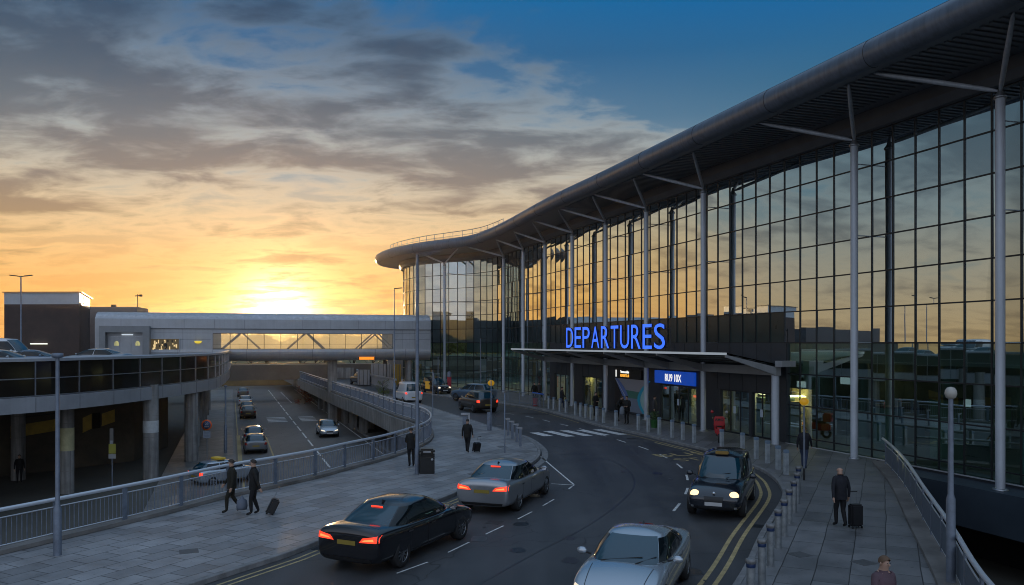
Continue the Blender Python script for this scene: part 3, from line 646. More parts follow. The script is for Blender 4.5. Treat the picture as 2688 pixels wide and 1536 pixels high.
# railing on the roof of the round end
rr = MB(); seg = offset(EDGE.cut(EDGE.near((-1.8, 80)), EDGE.near((-16.6, 101.5)), 1.5), 1.1)
rr.tube([(p[0], p[1], 17.9) for p in seg], .035, 6, M_steel); rr.tube([(p[0], p[1], 17.45) for p in seg], .02, 6, M_steel)
for p in seg[::1]: rr.tube([(p[0], p[1], 16.78), (p[0], p[1], 17.9)], .025, 6, M_steel)
tp('roof_railing', rr, None)
# interior: floors, back wall, stair, warm lamps seen through the glass
inner = [p for p in offset(FAC.cut(0, FAC.L-.3, 2), .5)]; back = offset(FAC.cut(0, 85, 3), 11.5)
fl = MB(); fl.prism(inner+[(10, 125), (22, 100), (36, 40), (40, 8)], -.3, .09, pm('terminal_floor', (.16, .15, .13), .3, noise=(.5, .2))); tp('hall_floor', fl, None)
mz = MB(); mz.prism(offset(FAC.cut(0, 95, 2), 4.2)+list(reversed(offset(FAC.cut(0, 85, 3), 11.4))), 4.35, 4.75, pm('gallery_slab', (.2, .21, .21), .6)); mzo = tp('gallery', mz, None)
mb = MB(); mb.sweep(offset(FAC.cut(0, 95, 2), 4.15), [(-.04, 4.3), (.0, 4.3), (.0, 5.75), (-.04, 5.75)], pm('gallery_front', (.30, .34, .33), .5)); tp('gallery_balustrade', mb, None, mzo)
bw = MB(); bw.sweep(back, [(0, .1), (.3, .1), (.3, 15.9), (0, 15.9)], pm('hall_wall', (.15, .18, .16), .8, noise=(.3, .5))); tp('hall_back_wall', bw, None)
M_lamp = emis('warm_tube', (1, .72, .38), 18.); M_lampc = emis('cool_panel', (.6, .95, 1), 14.)
m_ic = pm('hall_column', (.16, .20, .19), .6)
for k in range(14):
    s_ = 3+k*5.5; p = offset(FAC.cut(s_, s_+.5, .5), 5.2)[0]; m = MB(); m.lathe([(.3, .1), (.3, 15.9)], 12, (p[0], p[1], 0), m_ic); tp('hall_column', m, None)
rnd = random.Random(5)
for k in range(26):
    s_ = 1+k*3.0+rnd.random()*1.5; zz = 4.28 if k % 2 else 10.5; off = 6+rnd.random()*4; p = offset(FAC.cut(s_, s_+.5, .5), off)[0]; t_ = FAC.tan(s_)
    m = MB(); m.beam((p[0], p[1], zz), (p[0]+t_[0]*1.3, p[1]+t_[1]*1.3, zz), .12, .05, M_lamp if k % 3 else M_lampc); tp('ceiling_lamp', m, None)
kio = [(rnd.choice([(.35, .26, .08), (.12, .16, .1), (.25, .25, .22), (.08, .16, .16), (.3, .2, .06)]), rnd.random()) for _ in range(34)]
for k, (c_, q) in enumerate(kio):
    s_ = 2+k*2.45; t_ = FAC.tan(s_); p = offset(FAC.cut(s_, s_+.5, .5), 2.5+6.5*q)[0]; h = 1.1+1.9*((q*7) % 1)
    m = MB(); m.box((p[0], p[1], .1+h/2), (.7, 1+q*1.6, h), rz=math.atan2(t_[1], t_[0])-PI/2, mat=pm('unit_%d' % (k % 5 if False else int(c_[0]*100)), c_, .6)); m.box((p[0], p[1], .1+h+.05), (.75, 1.1+q*1.6, .1), rz=math.atan2(t_[1], t_[0])-PI/2, mat=M_black)
    tp('hall_counter', m, None)
m_paper = emis('notice_panel', (.65, .72, .8), .55)
for k in range(10):
    s_ = 4+k*4.9+rnd.random(); t_ = FAC.tan(s_); p = offset(FAC.cut(s_, s_+.5, .5), 1.6+3*rnd.random())[0]; m = MB()
    m.box((p[0], p[1], 2.5+rnd.random()), (.06, .5+rnd.random()*.4, .35), rz=math.atan2(t_[1], t_[0])-PI/2, mat=m_paper); m.tube([(p[0], p[1], .1), (p[0], p[1], 2.5)], .03, 6, M_black); tp('notice_screen', m, None)
# escalator seen behind the near panes
es = MB(); e0 = FAC(13.5); e1 = FAC(23.5); o0 = FAC.tan(13.5); e0 = (e0[0]+3*o0[1], e0[1]-3*o0[0]); o1 = FAC.tan(23.5); e1 = (e1[0]+3*o1[1], e1[1]-3*o1[0])
es.beam((e0[0], e0[1], 4.5), (e1[0], e1[1], .3), 1.1, .5, pm('escalator_side', (.10, .26, .25), .4)); eo = tp('escalator', es, None)
eh = MB(); eh.beam((e0[0]-.4, e0[1], 5.4), (e1[0]-.4, e1[1], 1.3), .08, .1, M_black); tp('handrail', eh, None, eo)
for k in range(7):
    a = k/7; eh = MB(); x, y, z = (e0[0]+(e1[0]-e0[0])*a-.4, e0[1]+(e1[1]-e0[1])*a, 4.5+(.3-4.5)*a); eh.beam((x, y, z), (x, y, z+.95), .05, .05, M_black); tp('baluster', eh, None, eo)

# ---- storefront under the canopy
SW = Line(offset(FAC.cut(SF0, SF1, .4), -.02)); OUT = lambda s: Vector((-SW.tan(s)[1], SW.tan(s)[0], 0))
def sseen(px): return SW.seen(px)
OPEN = [(1874, 1922, 2.65), (1795, 1868, 2.65), (1646, 1738, 2.6), (1453, 1501, 2.62), (1383, 1420, 2.6)]
ops = sorted([(sseen(b), sseen(a), h) for a, b, h in OPEN]); sf = MB(); cur = 0
def wall(mb, a, b, z0, z1, mat, d0=-.12, d1=.12): mb.sweep(SW.cut(a, b, .6), [(d0, z0), (d1, z0), (d1, z1), (d0, z1)], mat)
for a, b, h in ops:
    wall(sf, cur, a, .10, 5.38, M_dark); wall(sf, a, b, h, 5.38, M_dark); cur = b
wall(sf, cur, SW.L, .10, 5.38, M_dark); wfo = tp('storefront_wall', sf, None)
js = MB()
for k in range(int(SW.L/1.25)):
    p = SW(k*1.25); o = OUT(k*1.25); js.box((p[0]+o.x*.122, p[1]+o.y*.122, 4.0), (.02, .02, 2.7), rz=0, mat=M_black)
tp('cladding_joint', js, None, wfo)
M_warm = emis('shop_glow', (1, .7, .3), .16)
for k, (a, b, h) in enumerate(ops):
    dr = MB(); n = max(1, round((b-a)/1.1))
    for i in range(n+1):
        s_ = a+(b-a)*i/n; p = SW(s_); dr.box((p[0], p[1], h/2+.05), (.07, .07, h-.1), mat=M_mull)
    dr.beam((*SW(a), h-.04), (*SW(b), h-.04), .09, .08, M_mull); dr.beam((*SW(a), .16), (*SW(b), .16), .08, .1, M_mull)
    do = tp('entrance_door' if k in (0, 1, 2) else 'shop_opening', dr, None)
    gq = MB(); gq.add([(*SW(a), .1), (*SW(b), .1), (*SW(b), h-.04), (*SW(a), h-.04)], [(0, 1, 2, 3)], M_glass_low); tp('door_glass', gq, None, do)
    st = MB(); o = -OUT((a+b)/2)
    for q in range(3):
        s_ = a+(b-a)*(.2+.3*q); p = SW(s_); hh = h*(.5+.4*rnd.random()); st.box((p[0]+o.x*1.8, p[1]+o.y*1.8, .1+hh/2), (.35, .5, hh), rz=.3, mat=pm('stock_%d' % q, [(.4, .28, .08), (.1, .16, .12), (.3, .3, .26)][q], .7))
    pmid = SW((a+b)/2); st.box((pmid[0]+o.x*2.2, pmid[1]+o.y*2.2, h-.25), (.9, .9, .05), mat=emis('shop_lamp', (1, .76, .40), 16.))
    qa, qb = SW(a), SW(b); st.beam((qa[0]+o.x*2.7, qa[1]+o.y*2.7, 1.45), (qb[0]+o.x*2.7, qb[1]+o.y*2.7, 1.45), .1, 2.7, pm('shop_back', (.34, .27, .12), .8, noise=(1.5, .5)))
    tp('shop_fitting', st, None, do)
    if k in (0, 1, 2):
        st = MB(); s_ = (a+b)/2; p = SW(s_); o = OUT(s_); st.box((p[0]+o.x*.06, p[1]+o.y*.06, 1.5), (.03, .22, .42), rz=math.atan2(o.y, o.x), mat=pm('door_notice', (.5, .6, .72), .6)); tp('door_notice', st, None, do)

# wall graphic with arcs beside the shop door
def onwall(s, z, d=.135): p = SW(s); o = OUT(s); return (p[0]+o.x*d, p[1]+o.y*d, z)
sB, sA = sseen(1534), sseen(1612)           # far and near ends
pg = MB()
def gpoly(pts, mat, d): pg.add([onwall(sB+(sA-sB)*u, .32+2.4*v, d) for u, v in pts], [tuple(range(len(pts)))], mat)
mg = [pm('graphic_'+n, c, .4) for n, c in (('grey', (.36, .34, .37)), ('blue', (.14, .22, .5)), ('teal', (.03, .42, .60)), ('green', (.08, .22, .17)), ('pale', (.4, .6, .58)), ('lower', (.22, .26, .34)), ('white', (.6, .6, .65)), ('black', (.015, .014, .016)))]
gpoly([(0, 0), (1, 0), (1, 1), (0, 1)], mg[0], .137); gpoly([(0, 0), (1, 0), (1, .42), (0, .42)], mg[5], .141); gpoly([(.3, .42), (1, .42), (1, .62), (.3, .66)], mg[3], .145)
arc = [(.42*math.sin(a), 1-1.0*(1-math.cos(a))*1.35) for a in [PI/2*k/8 for k in range(8)]]
gpoly([(0, 1)]+[(.10+.36*math.sin(k/7*1.5), 1-k/7*.62) for k in range(8)]+[(.28, .38)], mg[1], .149)
gpoly([(0, 1), (.30, .38), (.42, .0), (0, 0)], mg[7], .153)
gpoly([(0, 1), (.02, 1), (.43, .36), (.41, .36)], mg[6], .157)
for k in range(8):
    f = lambda q: 1-.26*math.sin(PI*(q+.12)/1.05)
    a0, a1 = k/8, (k+1)/8; gpoly([(f(a0), a0), (f(a0)+.09, a0), (f(a1)+.09, a1), (f(a1), a1)], mg[2], .153); gpoly([(min(1, f(a0)+.09), a0), (1, a0), (1, a1), (min(1, f(a1)+.09), a1)], mg[4], .149)
gobj = tp('wall_graphic', pg, None)
# wall signs (things of their own)
def wall_sign(name, label, cat, sl, sr, z0, z1, mat, draw, depth=.12):
    a, b = SW(sl), SW(sr); o = OUT((sl+sr)/2); right = Vector((b[0]-a[0], b[1]-a[1], 0)); w = right.length; right.normalize()
    c = Vector(((a[0]+b[0])/2, (a[1]+b[1])/2, (z0+z1)/2))+o*(.135+depth/2)
    th = thing(name, label, cat, tuple(c), math.atan2(right.y, right.x))
    m = MB(); m.box((0, 0, 0), (w, depth, z1-z0)); part('sign_panel', m, mat, th, bevel=.01); draw(th, w, z1-z0, -depth/2-.012); return th
def draw_blue(th, w, h, y):
    m = MB(); letters(m, 'RU9 10X', (-.1, y, -.25), (1, 0, 0), .70, .012, .80, .004, emis('sign_white', (1, 1, 1), .85)); part('lettering', m, None, th)
wall_sign('shop_sign', 'blue illuminated shop sign with white characters under the canopy', 'sign', sseen(1637), sseen(1737), 2.66, 3.52, emis('sign_blue', (.006, .055, .38), .75), draw_blue)
def draw_board(th, w, h, y):
    m = MB(); m.box((-w*.44, y, .0), (.13, .02, .52), mat=emis('board_white', (.95, .95, .9), 1.0)); part('white_stripe', m, None, th); m = MB()
    letters(m, 'Terms on isdan', (-w*.27, y, .06), (1, 0, 0), .26, .01, .85, .01, MATS['board_white'], 'LEFT')
    letters(m, 'ROOM TO. 0', (-w*.27, y, -.22), (1, 0, 0), .27, .01, .9, .012, emis('board_amber', (1, .45, .05), 1.0), 'LEFT'); part('lettering', m, None, th)
wall_sign('information_board', 'black information board with white and amber lettering above the wall graphic', 'sign', sseen(1537), sseen(1603), 2.76, 3.42, M_black, draw_board)

# ---- entrance canopy: beam on the columns, arms and a thin roof rising outwards
cs = Line(COLS_C := catmull([COLS[2], COLS[3], COLS[4], COLS[5], COLS[6], COLS[7]], .4))
c0 = cs.seen(1937); CL = cs.cut(c0, cs.L, .5)
CAN = tp('canopy', (lambda m: m.sweep(CL, [(.16, 3.70), (.16, 4.16), (-.16, 4.16), (-.16, 3.70)], pm('canopy_beam', (.27, .275, .28), .5, .2, noise=(.5, .15))))(MB()), None)
cr_ = MB(); D3 = 3.2
nn_ = normals(CL)
for i in range(len(CL)-1):
    q = []
    for j in (i, i+1):
        for d, z in ((.95, 4.30), (0, 4.22), (-D3, 4.84)): q.append((CL[j][0]+nn_[j][0]*d, CL[j][1]+nn_[j][1]*d, z))
    q2 = [(v[0], v[1], v[2]+.05) for v in q]
    cr_.add(q+q2, [(0, 1, 4, 3), (1, 2, 5, 4), (9, 10, 7, 6), (10, 11, 8, 7)])
tp('canopy_roof', cr_, glass_mat('canopy_glass', .12, (.7, .8, .8), (.5, .6, .6), .8), CAN)
fe = MB(); fe.sweep(CL, [(-D3-.09, 4.78), (-D3+.03, 4.78), (-D3+.03, 4.90), (-D3-.09, 4.90)], emis('canopy_edge', (.62, .70, .78), .35)); tp('front_edge', fe, None, CAN)
for f in (-.8, -1.6, -2.4):
    fe = MB(); z = 4.20+(-f)/D3*.60; fe.sweep(CL, [(f-.03, z-.06), (f+.03, z-.06), (f+.03, z), (f-.03, z)], M_mull); tp('purlin', fe, None, CAN)
armS = [c0+.05]+[cs.near(c) for c in COLS[3:8]]
for k, s_ in enumerate(armS):
    for extra in ((0,) if k == 0 else (0, -3.4) if s_-armS[k-1] > 6.9 and k > 0 else (0,)):
        s2 = s_+extra; p = cs(s2); t_ = cs.tan(s2); o = Vector((-t_[1], t_[0], 0)); P = Vector((p[0], p[1], 0)); m = MB(); w = .07
        side = [P+o*.16+Vector((0, 0, 3.72)), P+o*.16+Vector((0, 0, 4.14)), P+o*D3+Vector((0, 0, 4.79)), P+o*D3+Vector((0, 0, 4.66))]
        tt = Vector((t_[0], t_[1], 0))*w; m.add([v-tt for v in side]+[v+tt for v in side], [(0, 1, 2, 3), (7, 6, 5, 4), (0, 4, 5, 1), (1, 5, 6, 2), (2, 6, 7, 3), (3, 7, 4, 0)])
        tp('arm', m, MATS['canopy_beam'] if k else M_clad, CAN)
p = cs(cs.seen(1929)); m = MB(); m.lathe([(.2, .12), (.2, 3.72)], 20, (p[0], p[1], 0), M_col); tp('canopy_column', m, None, CAN)
m = MB(); t_ = cs.tan(c0); m.box((p[0]+.35, p[1]-.5, 4.32), (.9, .5, .3), rz=.4, mat=M_clad); tp('floodlight', m, None, CAN)
# ---- DEPARTURES letters standing above the canopy edge
front = Line(offset(cs.p, -D3+.05)); sL, sR = front.seen(1409), front.seen(1660)
mid = front((sL+sR)/2)
SG = thing('departures_sign', 'large glowing blue DEPARTURES letters standing on the canopy edge', 'sign', (mid[0], mid[1], 4.9))
M_blue = emis('letter_blue', (.035, .15, 1.0), 1.25); M_blue2 = pm('letter_case', (.012, .02, .09), .4)
L_ = sL-sR; wd_ = {'D': 1, 'E': .88, 'P': .93, 'A': 1.0, 'R': .98, 'T': .9, 'U': 1.02, 'S': .98}
tot = sum(wd_[c] for c in 'DEPARTURES'); cur = sL
for ch in 'DEPARTURES':
    w = L_*wd_[ch]/tot; s_ = cur-w/2; cur -= w; p = front(s_); t_ = front.tan(s_); right = Vector((-t_[0], -t_[1], 0)); n = right.cross(Vector((0, 0, 1)))
    vs, fs = text_mesh(ch, 1.0, .5, 1, 0.); xs = [v[0] for v in vs]; ys = [v[1] for v in vs]; x0, x1, y0, y1 = min(xs), max(xs), min(ys), max(ys)
    m = MB(); zb, zt = 5.04, 6.52
    P = [Vector((p[0], p[1], 0))+right*((v[0]-(x0+x1)/2)/(x1-x0)*w*.82)+n*(v[2]*.12)+Vector((0, 0, zb+(v[1]-y0)/(y1-y0)*(zt-zb))) for v in vs]
    for f in fs:
        a, b_, c = P[f[0]], P[f[1]], P[f[2]]; nf = (b_-a).cross(c-a)
        m.add([P[i] for i in f], [tuple(range(len(f)))], M_blue if nf.length and nf.normalized().dot(Vector((-t_[1], t_[0], 0))) > .8 else M_blue2)
    part('letter', m, None, SG, world=True)
m = MB(); seg = offset(front.cut(sR-.2, sL+.2, .6), .10)
for z in (5.12, 6.2): m.tube([(q[0], q[1], z) for q in seg], .03, 6, M_mull)
for q in seg[::4]: m.tube([(q[0], q[1], 4.85), (q[0], q[1], 6.3)], .03, 6, M_mull)
part('support_frame', m, None, SG, world=True)
# ------------------------------------------------------------------ footbridge with its entrance block
A = Vector((-9.6, 88.0)); B = Vector((-41.0, 78.4)); BD = (B-A).normalized(); BN = Vector((BD.y, -BD.x))
if BN.y > 0: BN = -BN            # towards the viewer
BL = (B-A).length
def bw(s, d, z): p = A+BD*s+BN*d; return (p.x, p.y, z)       # s from the terminal end, d towards the viewer
BR = thing('footbridge', 'enclosed grey footbridge with a long truss window joining the terminal and the car deck', 'bridge', (A.x, A.y, 0))
def bp_(name, mb, mat=None, parent=None, **k):
    if parent is None: return part(name, mb, mat, BR, world=True, **k)
    mb.v = [(v[0]-A.x, v[1]-A.y, v[2]) for v in mb.v]; return part(name, mb, mat, parent, **k)
def extr(mb, s0, s1, sec, mat, sm=False, caps=True):
    n = len(sec); vs = [bw(s0, d, z) for d, z in sec]+[bw(s1, d, z) for d, z in sec]
    mb.add(vs, [(i, i+n, (i+1) % n+n, (i+1) % n) for i in range(n)], mat, sm)
    if caps: mb.add(vs[:n], [tuple(range(n))], mat); mb.add(vs[n:], [tuple(range(n-1, -1, -1))], mat)
def bbox(mb, s0, s1, d0, d1, z0, z1, mat=None): extr(mb, s0, s1, [(d0, z0), (d1, z0), (d1, z1), (d0, z1)], mat)
W = 4.0
ws0, ws1 = 3.6, 22.0             # long window
roof = pm('zinc_roof', (.42, .43, .45), .5, .3, noise=(2.5, .25), bump=(14, .6))
m = MB(); sec = [(0.02, 7.86)]+[(-W/2+(W/2+.02)*math.cos(a), 7.86+.66*math.sin(a)) for a in [PI*k/14 for k in range(1, 14)]]+[(-W-.02, 7.86)]
extr(m, -.6, BL, sec, roof, sm=False); bp_('roof', m)
m = MB(); extr(m, -.6, BL, [(.12, 6.78), (.30, 6.86), (.30, 7.80), (.16, 7.92), (-.1, 7.92), (-.1, 6.78)], M_clad)
fb = bp_('fascia', m); mj = MB()
for s in [1.5+k*2.9 for k in range(12)]: mj.beam(bw(s, .305, 6.86), bw(s, .305, 7.8), .02, .012, M_black)
bp_('seam', mj, None, fb)
m = MB(); bbox(m, -.6, ws0, -.05, .1, 4.72, 6.9, M_clad); bbox(m, ws1, BL, -.05, .1, 4.72, 6.9, M_clad); bbox(m, ws0, ws1, -.05, .1, 6.38, 6.9, M_clad)
sw = bp_('side_wall', m); mj = MB()
for s in (1.2, 2.5, 23.6, 24.9, 26.6): mj.beam(bw(s, .103, 4.75), bw(s, .103, 6.8), .02, .01, M_black)
for s0_, s1_ in ((-.5, 3.4), (22.2, 27.5)): mj.beam(bw(s0_, .103, 5.75), bw(s1_, .103, 5.75), .01, .02, M_black); mj.beam(bw(s0_, .103, 6.4), bw(s1_, .103, 6.4), .01, .02, M_black)
bp_('seam', mj, None, sw)
m = MB(); bbox(m, -.6, 4.2, -W, -W+.1, 4.72, 6.9, M_clad); bbox(m, 21.4, BL, -W, -W+.1, 4.72, 6.9, M_clad); bbox(m, 4.2, 21.4, -W, -W+.1, 6.38, 6.9, M_clad); bp_('rear_wall', m)
m = MB(); sec = [(.22, 4.72)]+[(-.75+1.0*math.cos(a), 4.45+.95*math.sin(a)*1.0) for a in [-PI/2*k/7 for k in range(0, 8)]]+[(-W+.6, 3.5), (-W, 3.9), (-W, 4.72)]
extr(m, -.6, BL-3, sec, M_clad, sm=False); bl = bp_('belly', m); mj = MB()
for s in [2.2+k*3.3 for k in range(8)]: mj = MB(); mj.tube([bw(s, d+.004, z) for d, z in sec[:9]], .012, 4, M_black); bp_('seam', mj, None, bl)
m = MB(); m.add([bw(ws0, 0, 4.72), bw(ws0, 0, 6.38), bw(ws1, 0, 6.38), bw(ws1, 0, 4.72)], [(0, 1, 2, 3)], M_glass_br); lw = bp_('truss_window', m)
m = MB(); m.add([bw(4.2, -W+.05, 4.72), bw(4.2, -W+.05, 6.38), bw(21.4, -W+.05, 6.38), bw(21.4, -W+.05, 4.72)], [(0, 1, 2, 3)], M_glow_gl); bp_('rear_window', m)
mt = pm('truss_paint', (.11, .10, .09), .5, .3)
for d0 in (-.25, -W+.3):
    m = MB(); s = ws0+.2; k = 0
    zz = [(1.1, 4.74, 6.36), (3.6, 6.36, 4.74)]
    for c_ in ((ws0+1.3, .0), (ws0+8.7, .0), (ws0+15.3, .0)):
        m.beam(bw(c_[0]-1.5, d0, 4.75), bw(c_[0]+.2, d0, 6.36), .12, .14, mt); m.beam(bw(c_[0]+.5, d0, 6.36), bw(c_[0]+2.3, d0, 4.75), .12, .14, mt)
    bp_('truss', m)
m = MB(); s = ws0
while s <= ws1+.01: m.beam(bw(s, .03, 4.72), bw(s, .03, 6.38), .05, .05, M_mull); s += (ws1-ws0)/11
m.beam(bw(ws0, .03, 4.74), bw(ws1, .03, 4.74), .05, .06, M_mull); m.beam(bw(ws0, .03, 6.36), bw(ws1, .03, 6.36), .05, .05, M_mull); m.beam(bw(ws0, -.1, 5.25), bw(ws1, -.1, 5.25), .03, .03, M_mull); bp_('window_frame', m, None, lw)
m = MB(); bbox(m, -.5, BL-3, -W+.1, -.05, 4.5, 4.62, pm('bridge_floor', (.2, .18, .15), .5)); bp_('walkway_floor', m)
# link back into the round end of the terminal
m = MB(); m.prism([bw(.2, -1.2, 0)[:2], bw(3.6, -3.2, 0)[:2], (-13.4, 101.5), (-10.3, 98.2)], 3.6, 8.2, M_clad); bp_('link_block', m)
m = MB(); p = bw(9.9, -W/2+.3, 0); m.box((p[0], p[1], .15), (.95, .85, 6.9), rz=.3, mat=M_conc)
bp_('pier', m); p = bw(0.6, -W/2, 0)
for pp in ((1.6, -W/2), (1.6, -.9)): m = MB(); q = bw(*pp, 0); m.lathe([(.3, .02), (.3, 3.8)], 14, (q[0], q[1], 0), M_conc); bp_('pier', m)
m = MB(); q = bw(7.0, .14, 4.0); m.beam(bw(5.6, .05, 3.72), bw(7.2, .05, 3.72), .1, .28, emis('amber_sign', (1, .28, .02), 1.1)); m.beam(bw(5.5, .0, 3.72), bw(7.3, .0, 3.72), .08, .34, M_black); bp_('clearance_light', m)
m = MB(); q = bw(23.4, .16, 5.45); m.lathe([(0, -.12), (.2, -.1), (.34, .02), (.36, .12), (0, .14)], 14, q, emis('bulkhead_yellow', (1, .75, .08), .7)); bp_('bulkhead_lamp', m)
# entrance portal and shop window on the deck
DECK = 3.55
s_r, s_l = 27.8, 32.3
pmat = pm('portal_stone', (.20, .205, .21), .5, noise=(1, .15))
m = MB(); bbox(m, s_r, s_r+.62, .32, 1.3, DECK, 6.42, pmat); bbox(m, s_l-.55, s_l, .32, 1.3, DECK, 6.42, pmat); bbox(m, s_r, s_l, .32, 1.3, 6.42, 7.05, pmat)
po = bp_('entrance_portal', m)
m = MB(); bbox(m, s_r+.6, s_l-.55, .10, .2, DECK, 6.42, pm('lobby_glow', (.12, .09, .03), .4, emit=(1, .66, .15), estr=.10)); lb = bp_('lobby_glass', m, None, po)
m = MB()
for s in (28.5, 29.6, 30.6, 31.7): m.beam(bw(s, .28, DECK), bw(s, .28, 6.0), .07, .07, M_steel)
m.beam(bw(28.4, .28, 6.0), bw(31.8, .28, 6.0), .1, .1, M_steel); bp_('door_frame', m, None, po)
for s in (29.0, 30.9):
    m = MB(); m.add([bw(s+.22*math.cos(a), .31, 5.25+.34*max(math.sin(a), -.4)) for a in [2*PI*k/14 for k in range(14)]], [tuple(range(14))], emis('door_emblem', (.9, .85, .35), .55)); bp_('door_emblem', m, None, po)
m = MB(); m.beam(bw(29.4, .5, 6.2), bw(30.4, .5, 6.2), .25, .1, emis('door_lamp', (.8, .9, 1), .7)); bp_('door_lamp', m, None, po)
m = MB(); bbox(m, 25.2, 27.78, .11, .16, 4.3, 5.78, pm('shop_interior', (.10, .07, .03), .5, emit=(1, .7, .3), estr=.05)); sh = bp_('shop_window', m)
rnd = random.Random(2); m = MB()
for k in range(34):
    s = 25.3+rnd.random()*2.3; z = 4.4+rnd.random()*1.2; w_ = .05+rnd.random()*.12; bbox(m, s, s+w_, .165, .18, z, min(5.7, z+.1+rnd.random()*.3), emis('shelf_glow', (1, .72, .34), .75) if k % 3 else M_black)
bp_('lit_shelf', m, None, sh)
m = MB(); m.beam(bw(25.1, .2, 5.82), bw(27.8, .2, 5.82), .14, .08, M_clad); m.beam(bw(25.15, .2, 4.3), bw(25.15, .2, 5.8), .14, .07, M_clad); bp_('window_frame', m, None, sh)
m = MB(); bbox(m, 27.8, BL, -.05, .31, DECK, 6.9, M_clad); bbox(m, 22, 27.8, -.05, .1, DECK, 4.72, M_clad); bp_('base_wall', m)

# ------------------------------------------------------------------ blocks behind the deck
def block(name, label, corners, z0, zs, mats, group=None):
    cx = sum(c[0] for c in corners)/len(corners); cy_ = sum(c[1] for c in corners)/len(corners)
    th = thing(name, label, 'building', (cx, cy_, z0)); zprev = z0
    for (z, nm), mt in zip(zs, mats):
        m = MB(); m.prism(corners, zprev, z, mt); part(nm, m, None, th, world=True); zprev = z
    return th
brick = pm('brown_brick', (.060, .042, .036), .85, noise=(1.2, .3), bump=(20, .4))
bb = block('office_block', 'brown brick block with a pale metal top storey behind the car deck', [(-51.2, 80.3), (-43.45, 80), (-48.7, 91.9), (-56, 92.5)], LOW, [(9.28, 'brick_wall'), (10.45, 'metal_top')], [brick, pm('top_panels', (.34, .38, .42), .5, .35, noise=(.8, .12))])
m = MB(); m.beam((-51.3, 80.25, 10.5), (-43.35, 79.95, 10.5), .3, .07, M_dark); m.beam((-43.35, 79.95, 10.5), (-48.6, 92.0, 10.5), .3, .07, M_dark); part('coping', m, None, bb, world=True)
m = MB(); d_ = Vector((-5.25, 11.9, 0)).normalized(); letters(m, 'EJ9', (-45.55, 84.9, 9.95), tuple(d_), .55, .02, 2, 0, M_black, 'CENTER'); letters(m, 'dept', (-45.6, 85.0, 9.45), tuple(d_), .5, .02, 2, 0, M_black, 'CENTER'); part('wall_lettering', m, None, bb, world=True)
for z_ in (7.0,):
    m = MB(); m.box((-47.5, 79.95, 5.3), (1.6, .25, .12), mat=emis('wall_lamp', (.9, .95, .8), 1.2)); part('wall_lamp', m, None, bb, world=True)
lowb = block('low_annex', 'low grey flat-roofed annex rising behind the footbridge roof', [(-51, 96), (-45.2, 96), (-46.6, 102), (-53, 102)], LOW, [(9.75, 'wall')], [pm('annex_panels', (.18, .17, .17), .6, noise=(.6, .2))])
m = MB(); m.tube([(-45.6, 97, 9.75), (-45.6, 97, 11.3)], .05, 6, M_black); m.tube([(-45.9, 97, 11.1), (-45.2, 97, 11.15)], .06, 6, M_black); m.box((-45.2, 97, 11.15), (.25, .25, .25), mat=M_black); m.box((-48.5, 97, 9.9), (.5, .3, .3), mat=M_black); part('roof_mast', m, None, lowb, world=True)
th = thing('sun_blocker', 'added sun-blocking slab on piers beyond the footbridge', 'sun blocker', (-53, 175, LOW)); m = MB(); m.prism([(-112, 171), (6, 171), (6, 180), (-112, 180)], 3.7, 5.4, M_conc_d); part('deck', m, None, th, world=True)  # added slab that keeps the low sun off the near pavement
for k in range(9): m = MB(); m.lathe([(.5, LOW), (.5, 3.7)], 12, (-106+13*k, 175.5, 0), M_conc_d); part('pier', m, None, th, world=True)
# buildings beyond the left edge of the frame: one sees them mirrored in the glazing
for k, (x, y, w, d, h, mt, lab) in enumerate([(-108, 66, 30, 13, 9.2, M_conc_d, 'stained concrete car park block west of the deck'), (-120, 34, 30, 44, 5.4, brick, 'long brick office block opposite the terminal'), (-88, 4, 26, 26, 5.8, M_dark, 'dark clad low office opposite the terminal'),
      (-96, 106, 22, 14, 7.6, M_dark, 'dark block beyond the car park'), (-112, 150, 60, 16, 5.2, M_conc_d, 'long low concrete shed beyond the car park'), (-75, -32, 40, 20, 6.2, M_conc_d, 'concrete block behind the viewer')]):
    b_ = block('office_block', lab, [(x-w/2, y-d/2), (x+w/2, y-d/2), (x+w/2, y+d/2), (x-w/2, y+d/2)], LOW, [(h, 'wall'), (h+.9, 'parapet')], [mt, M_dark])
    ww = MB()
    for fz in range(int((h+1)//3.2)):
        for j in range(int(d//3)): ww.box((x+w/2+.01, y-d/2+1.6+j*3, fz*3.2+.2), (.06, 1.9, 1.5), mat=M_darkglass)
        for j in range(int(w//3)): ww.box((x-w/2+1.6+j*3, y-d/2-.01, fz*3.2+.2), (1.9, .06, 1.5), mat=M_darkglass)
    q = part('window_rows', ww, None, b_, world=True); q['kind'] = 'stuff'

# ------------------------------------------------------------------ raised car deck on the left
DK = catmull([(-31.0, 30.5), (-27.6, 34.8), (-25.1, 39.1), (-23.6, 43.0), (-22.75, 48.7), (-22.6, 56.8), (-23.5, 63.5), (-27.7, 77.5), (-31.6, 89), (-36.8, 104)], .5)
ZT, ZB = 4.65, 1.85
DKT = thing('car_deck', 'raised car deck with a curved parapet of dark glass panels above grey fascia', 'deck', (-25, 45, 0))
def dp(name, mb, mat=None, parent=None, **k):
    if parent is None: return part(name, mb, mat, DKT, world=True, **k)
    mb.v = [(v[0]+25, v[1]-45, v[2]) for v in mb.v]; return part(name, mb, mat, parent, **k)
DKS = [p for p in DK if p[1] < 77.8]
sl = MB(); ins = offset(DK, -.35); sl.prism([p for p in ins if p[1] < 77][::3]+[(-29, 78.5), (-41, 79.5), (-75, 84), (-75, 30.5)], 2.75, DECK, M_conc); dp('deck_slab', sl)
fa = MB(); fa.sweep(DK, [(-.12, 1.85), (.10, 1.85), (.10, 2.62), (.02, 2.66), (-.12, 2.66)], M_clad); fo = dp('fascia', fa)
